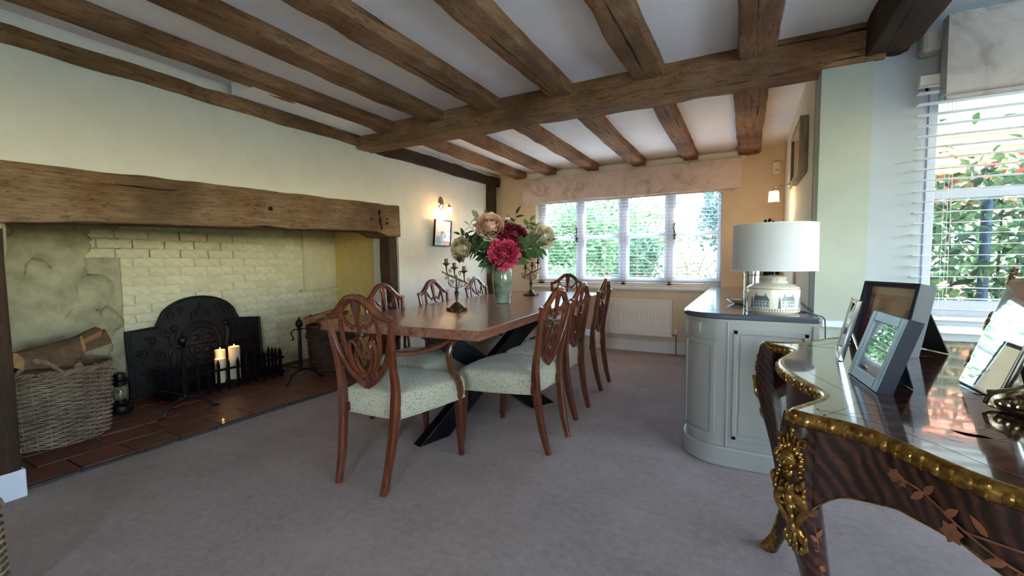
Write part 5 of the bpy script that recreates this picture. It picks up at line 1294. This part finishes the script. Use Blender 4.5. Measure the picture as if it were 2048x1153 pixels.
mb = MB(); mb.hexa([V(p) for p in ((-.04, .058, .17), (.09, .058, .17), (.09, .062, .17), (-.04, .062, .14), (-.055, .175, .0375), (.075, .175, .0375), (.075, .179, .0385), (-.055, .179, .0385))]); mb.build('easel_strut', 'felt_black', f1)
def art_small(r, w, h, dep, fw):
    B((-w*.36, dep*.75-.001, h*.12), (w*.36, dep*.75, h*.88)).build('photograph', 'photo_dark', r)
f2 = picture('photo_frame', .205, .180, .028, .026, 'frame_silver', 'small photo frame with silver face and navy sides reflecting the far window', 'photo frame', art=art_small, group='photo frames on the marquetry table')
standing(f2, (.254, 1.477), (.271, 1.272), 17)
mb = MB(); mb.box((-.1025, .003, 0), (-.1, .0325, .180)); mb.box((.1, .003, 0), (.1035, .0325, .180)); mb.box((-.1035, .003, .1775), (.1035, .0325, .181)); mb.box((-.1, .0275, 0), (.1, .031, .178)); mb.build('box_side', 'frame_navy', f2)
mb = MB(); mb.hexa([V(p) for p in ((-.03, .031, .12), (.03, .031, .12), (.03, .034, .12), (-.03, .034, .12), (-.04, .085, .0262), (.04, .085, .0262), (.04, .088, .0272), (-.04, .088, .0272))]); mb.build('easel_strut', 'felt_black', f2)
f3 = picture('photo_frame', .145, .19, .014, .014, 'polished_silver', 'slim bright silver photo frame turned edge-on beside the navy one', 'photo frame', art=art_small, group='photo frames on the marquetry table')
standing(f3, (.268, 1.772), (.256, 1.628), 12)
mb = MB(); mb.tube([(-.05, .012, .10), (-.05, .06, .0145), (.05, .06, .0145), (.05, .012, .10)], .0016, 5); mb.build('wire_stand', 'polished_silver', f3)
simple('mirror_silver', '#cfd2d0', .03, 1, var=.01)
f4 = empty('photo_frame', (0, 0, 0), 0, 'large silver frame with scrolled corners and mirror-like glass, right of the small frames', 'photo frame', 'photo frames on the marquetry table')
w, h = .17, .275
B((-w/2, 0, 0), (w/2, .012, h)).build('frame', 'polished_silver', f4, bev=.004); B((-w/2+.010, -.001, .010), (w/2-.010, .004, h-.010)).build('glazing', 'mirror_silver', f4)
for (u, z) in ((-w/2, .06), (-w/2, .16), (-w/2, h), (w/2, h), (w/2, .15), (0, h+.004)):
    mb = MB()
    for k in range(3): mb.tube([(u+p[0], .004, z+(k-1)*.016+p[2]) for p in spiral((0, 0), .014-.003*abs(k-1), 1.1, k)], .0042, 6)
    mb.ball((u, .002, z), (.008, .006, .01), 8, 6); mb.build('scroll_mount', 'antique_gilt', f4, smooth=True)
standing(f4, (.476, 1.478), (.487, 1.308), 18)
mb = MB(); mb.hexa([V(p) for p in ((-.03, .012, .16), (.03, .012, .16), (.03, .0165, .16), (-.03, .0165, .16), (-.05, .10, .0328), (.05, .10, .0328), (.05, .104, .0340), (-.05, .104, .0340))]); mb.build('easel_strut', 'felt_black', f4)
# rococo gilt stand at the right edge
gs = empty('gilt_stand', (.578, 1.19, DZ+.001), -.407, 'ornate antique-gilt scrolled stand at the right edge of the picture', 'stand')
MB().lathe([(.125, 0), (.130, .008), (.118, .020), (.085, .036), (.060, .060), (.047, .095), (.042, .125), (.05, .15), (.046, .17)], 4).build('bell_body', 'antique_gilt', gs, bev=.012)
for k in range(4):
    a = k*PI/2; M = Matrix.Rotation(a, 3, 'Z'); mb = MB()
    mb.tube([M @ V(p) for p in cr([(.135, 0, .008), (.128, 0, .028), (.098, 0, .045), (.070, 0, .075), (.056, 0, .115), (.060, 0, .15), (.072, 0, .165)], 5)], [.014, .013, .009, .008, .008, .010, .012], 7)
    for (x, z, r_) in ((.132, .018, .018), (.070, .158, .016)): mb.tube([M @ V((x+p[0], .004, z+p[2])) for p in spiral((0, 0), r_, 1.2, 1)], .0055, 6)
    for s2 in (-1, 1):
        for j in range(6): mb.ball(M @ V((.122-.012*j, s2*(.012+.011*j), .016+.002*j)), (.010, .010, .009), 7, 5)
        mb.tube([M @ V((.10+p[0]*.5, s2*.035+p[0]*s2, .03+p[2])) for p in spiral((0, 0), .014, 1.2, .5)], .005, 6)
    mb.build('scroll_foot', 'antique_gilt', gs, smooth=True)
MB().lathe([(.05, .165), (.058, .172), (.05, .182), (.02, .19), (.015, .21), (.022, .23), (.008, .245)], 16).build('cap', 'antique_gilt', gs, smooth=True)
# ------------------------------------------------------------------ garden seen through the windows
GZ = -.25
struct(B((-60, -40, GZ-.3), (60, 80, GZ)).build('ground_lawn', 'lawn'), 'sunny garden lawn outside')
o = B((-9, 5.64, GZ), (4, 8.6, GZ+.02)).build('paving', 'paving'); struct(o, 'pale paving outside the far window')
o = B((-9, -14, GZ), (9, -2.5, GZ+.02)).build('paving', 'paving'); struct(o, 'pale terrace added behind the house to bounce light in')  # terrace, desk-side paving and path are added to bounce sunlight to the ceilings
o = B((.6, 3.16, GZ), (9, 5.6, GZ+.02)).build('paving', 'paving'); struct(o, 'pale paving added outside the desk window to bounce light up')
o = B((3.3, -2.5, GZ), (9, 3.15, GZ+.02)).build('paving', 'paving'); struct(o, 'pale path added beside the house to bounce light in')
petalmat('leaf_lime', '#61764c', '#94a473'); petalmat('leaf_deep', '#24382a', '#405a42'); petalmat('leaf_fresh', '#3c5c42', '#6c8c66'); petalmat('leaf_white', '#868c70', '#b9b89b'); petalmat('leaf_redtip', '#9c3b31', '#d4785f'); petalmat('leaf_conifer', '#3d5d5c', '#6f8f8c')
def leaves(mb, c, r, n, size, seed, shell=.55):
    rr = random.Random(seed)
    for _ in range(n):
        d = V((rr.gauss(0, 1), rr.gauss(0, 1), rr.gauss(0, 1))).normalized(); k = (shell+(1-shell)*rr.random())*(1+.22*noise.noise(d*2.3+V((seed, 0, 0))))
        p = V((c[0]+d.x*r[0]*k, c[1]+d.y*r[1]*k, c[2]+d.z*r[2]*k)); a = V((rr.uniform(-1, 1), rr.uniform(-1, 1), rr.uniform(-.7, .7))).normalized(); b = a.cross(V((rr.uniform(-1, 1), rr.uniform(-1, 1), rr.uniform(-1, 1)))).normalized(); s_ = size*rr.uniform(.6, 1.4)
        if p.z < GZ+.02: continue
        mb.cur = rr.choice((0, 0, 1)); mb.add([p-a*s_, p+b*s_*.42, p+a*s_, p-b*s_*.42], [(0, 1, 2, 3)])
def tree(name, label, loc, blobs, n, size, mats, trunk, seed, group='garden trees and shrubs', cat='tree'):
    r = empty(name, (loc[0], loc[1], GZ), 0, label, cat, group); mb = MB()
    for i, (dx, dy, z, rx, rz_) in enumerate(blobs): leaves(mb, (dx, dy, z-GZ), (rx, rx, rz_), n, size, seed*10+i)
    # blobs are in local coordinates; leaves below ground are dropped
    o = mb.build('foliage', mats, r); o['kind'] = 'stuff'
    if trunk:
        mb = MB(); h = trunk[0]; mb.tube(cr([(0, 0, -.05), (.04, 0, h*.4), (-.05, .05, h*.7), (.05, 0, h)], 5), [trunk[1], trunk[1]*.8, trunk[1]*.5], 8)
        rr = random.Random(seed)
        for k in range(6): a = rr.uniform(0, 6.28); z = h*rr.uniform(.4, .8); mb.tube(cr([(0, 0, z), (math.cos(a)*.5, math.sin(a)*.5, z+.5), (math.cos(a)*1.2, math.sin(a)*1.2, z+.9)], 4), [trunk[1]*.35, trunk[1]*.1], 6)
        mb.build('trunk', 'tree_bark', r, smooth=True)
    return r
tree('garden_tree', 'large light green tree filling the left lights of the far window', (-6.1, 13.0), [(0, 0, 2.2, 2.0, 1.9), (1.5, .5, 1.6, 1.3, 1.4), (-1.2, -.5, 1.5, 1.4, 1.6)], 3600, .085, ['leaf_fresh', 'leaf_mid'], (3.2, .16), 1)
tree('garden_tree', 'tree with arching branches behind the second light of the far window', (-4.5, 15.5), [(0, 0, 2.7, 1.4, 1.3), (.4, .2, 1.4, 1.1, 1.0)], 2800, .085, ['leaf_fresh', 'leaf_lime'], (3.4, .14), 2)
tree('garden_tree', 'rounded tree against the sky in the third light', (-3.2, 17.5), [(0, 0, 2.0, 1.3, 1.5), (-.9, .4, 1.5, .9, 1.1)], 2600, .09, ['leaf_lime', 'leaf_fresh'], (2.2, .13), 3)
tree('clipped_shrub', 'dense dark green shrub low in the third light', (-1.98, 9.8), [(0, 0, .85, .62, .95)], 5200, .048, ['leaf_fresh', 'leaf_deep'], (.9, .06), 4, cat='shrub')
tree('pale_shrub', 'pale variegated shrub filling the lower right light', (-.88, 9.0), [(0, 0, .75, .72, .78), (.75, .2, .7, .5, .7)], 4200, .045, ['leaf_white', 'leaf_pale'], (.8, .05), 5, cat='shrub')
tree('conifer', 'blue-green conifer behind the last light of the far window', (-.95, 17.0), [(0, 0, 3.3, .45, 1.3), (0, 0, 2.0, .75, 1.1)], 2200, .07, ['leaf_conifer', 'leaf_blue'], (3.5, .10), 6)
tree('low_shrub', 'low shrub below the big tree outside the far window', (-3.6, 9.6), [(0, 0, .45, .8, .6)], 3000, .05, ['leaf_fresh', 'leaf_lime'], (.5, .04), 7, cat='shrub')
tree('boundary_hedge', 'long boundary hedge at the end of the garden', (-3.4, 21.0), [(x, 0, .9, 1.6, 1.3) for x in (-6, -3.4, -.8, 1.8, 4.4)], 2000, .11, ['leaf_deep', 'leaf_fresh'], None, 8, cat='hedge')
# garden bench
bn = empty('garden_bench', (-2.75, 7.9, GZ+.0), 0, 'green painted garden bench outside the far window', 'bench')
for k in range(5): B((-.7, -.24+k*.10, .42), (.7, -.24+k*.10+.085, .45)).build('seat_slat', 'bench_green', bn, bev=.005)
for k in range(4): B((-.7, -.30, .52+k*.10), (.7, -.275, .52+k*.10+.075)).build('back_slat', 'bench_green', bn, bev=.005)
for x in (-.66, .66):
    for y in (-.26, .22): B((x-.03, y-.03, 0), (x+.03, y+.03, .85 if y < 0 else .42)).build('leg', 'bench_green', bn, bev=.004)
# neighbouring houses with tiled roofs
def house(name, label, x0, x1, y0, y1, zw, zr, wall):
    r = empty(name, ((x0+x1)/2, (y0+y1)/2, GZ), 0, label, 'house', 'neighbouring houses'); hx, hy = (x1-x0)/2, (y1-y0)/2
    B((-hx, -hy, 0), (hx, hy, zw-GZ)).build('wall', wall, r)
    ym = 0; mb = MB(); e = .35; mb.add([(-hx-e, -hy-e, zw-GZ-.1), (hx+e, -hy-e, zw-GZ-.1), (hx+e, ym, zr-GZ), (-hx-e, ym, zr-GZ), (-hx-e, hy+e, zw-GZ-.1), (hx+e, hy+e, zw-GZ-.1)], [(0, 1, 2, 3), (3, 2, 5, 4), (0, 3, 4), (1, 5, 2)]); rf = mb.build('roof', 'roof_tile', r)
    slope = V((0, hy+e, zr-zw+.1)); Ls = slope.length; rows = int(Ls/.28); mb = MB()
    for k in range(rows):
        t0 = k/rows; p = V((0, -hy-e, zw-GZ-.1)).lerp(V((0, 0, zr-GZ)), t0); q_ = V((0, -hy-e, zw-GZ-.1)).lerp(V((0, 0, zr-GZ)), min(1, t0+1.15/rows)); n_ = V((0, -slope.z, slope.y)).normalized()
        mb.hexa([V((-hx-e, p.y, p.z))+n_*.01, V((hx+e, p.y, p.z))+n_*.01, V((hx+e, q_.y, q_.z))+n_*.005, V((-hx-e, q_.y, q_.z))+n_*.005, V((-hx-e, p.y, p.z))+n_*.06, V((hx+e, p.y, p.z))+n_*.06, V((hx+e, q_.y, q_.z))+n_*.015, V((-hx-e, q_.y, q_.z))+n_*.015])
    mb.build('tile_courses', 'roof_tile', rf)
    for k in range(3):
        xw = -hx+2*hx*(k+.5)/3; w_ = B((xw-.5, -hy-.03, 1.0), (xw+.5, -hy+.02, 2.1)).build('window', 'white_gloss', r); B((xw-.42, -hy-.04, 1.08), (xw+.42, -hy-.03, 2.02)).build('pane', 'lantern_glass', w_)
    B((hx*.5-.3, -.3, zr-GZ-.5), (hx*.5+.3, .3, zr-GZ+.8)).build('chimney', 'brick_red', r)
    return r
house('red_roofed_house', 'brick house with red tiled roof beyond the garden trees', -9, 6, 27, 34, 1.5, 2.9, 'brick_red')
house('outbuilding', 'red tiled outbuilding roof above the bush outside the desk window', 2.0, 5.1, 12.5, 18, 2.9, 5.4, 'brick_red')
# photinia bush outside the desk window: nearest leaves are single objects, the mass behind is stuff
ph = empty('photinia_bush', (1.95, 4.75, GZ), 0, 'leafy photinia bush with red tips outside the desk window', 'shrub', 'garden trees and shrubs')
mb = MB(); rr = random.Random(77)
for _ in range(9000):
    p = V((rr.uniform(-1.15, 1.3), rr.uniform(-.3, 1.1), rr.uniform(.05, 2.3))); p.z *= (1-.10*abs(p.x))*(.93+.10*noise.noise(V((p.x*3, p.y*3, 0))))
    a = V((rr.uniform(-1, 1), rr.uniform(-1, .4), rr.uniform(-.6, .8))).normalized(); b = a.cross(V((rr.uniform(-1, 1), rr.uniform(-1, 1), rr.uniform(-1, 1)))).normalized(); s_ = .05*rr.uniform(.7, 1.35)
    mb.cur = 3 if (p.z > 1.8 and rr.random() < .12) else rr.choice((0, 1, 1, 2)); mb.add([p-a*s_, p-a*s_*.2+b*s_*.40, p+a*s_, p-a*s_*.2-b*s_*.40], [(0, 1, 2, 3)])
o = mb.build('foliage', ['leaf_deep', 'leaf_fresh', 'leaf_lime', 'leaf_redtip'], ph); o['kind'] = 'stuff'
mb = MB()
for k in range(9): x = rr.uniform(-.9, 1.0); mb.tube(cr([(x*.4, .3, 0), (x*.8, .25, .9), (x, .15, 1.9)], 5), [.022, .012, .005], 6)
mb.build('branch', 'tree_bark', ph, smooth=True)
lm = {}
for mt in ('leaf_fresh', 'leaf_lime', 'leaf_mid', 'leaf_redtip'):
    t_ = leafmesh('leaf', .11, .026).build('leaf_tmp', mt, None, smooth=True, angle=0); lm[mt] = t_.data; t_.data.name = 'leaf'; bpy.data.objects.remove(t_)
for k in range(240):
    x = rr.uniform(-1.1, .45); z = rr.uniform(.7, 2.35); y = -.38+rr.uniform(-.08, .12); mt = 'leaf_redtip' if (z > 1.75 and rr.random() < .28) or rr.random() < .03 else rr.choice(('leaf_fresh', 'leaf_lime', 'leaf_mid'))
    o = bpy.data.objects.new('leaf', lm[mt]); COL.objects.link(o); o.parent = ph; o.location = (x, y, z); o.rotation_euler = V((rr.uniform(-1, 1), rr.uniform(-.9, .1), rr.uniform(-.5, .8))).to_track_quat('X', 'Z').to_euler(); s_ = rr.uniform(.7, 1.25); o.scale = (s_,)*3
dp = empty('garden_post', (1.60, 4.62, GZ), 0, 'blue painted garden post standing in the photinia', 'post')
MB().lathe([(.032, 0), (.032, 1.75), (.036, 1.76), (.02, 1.80)], 14).build('shaft', 'pipe_blue', dp, smooth=True)
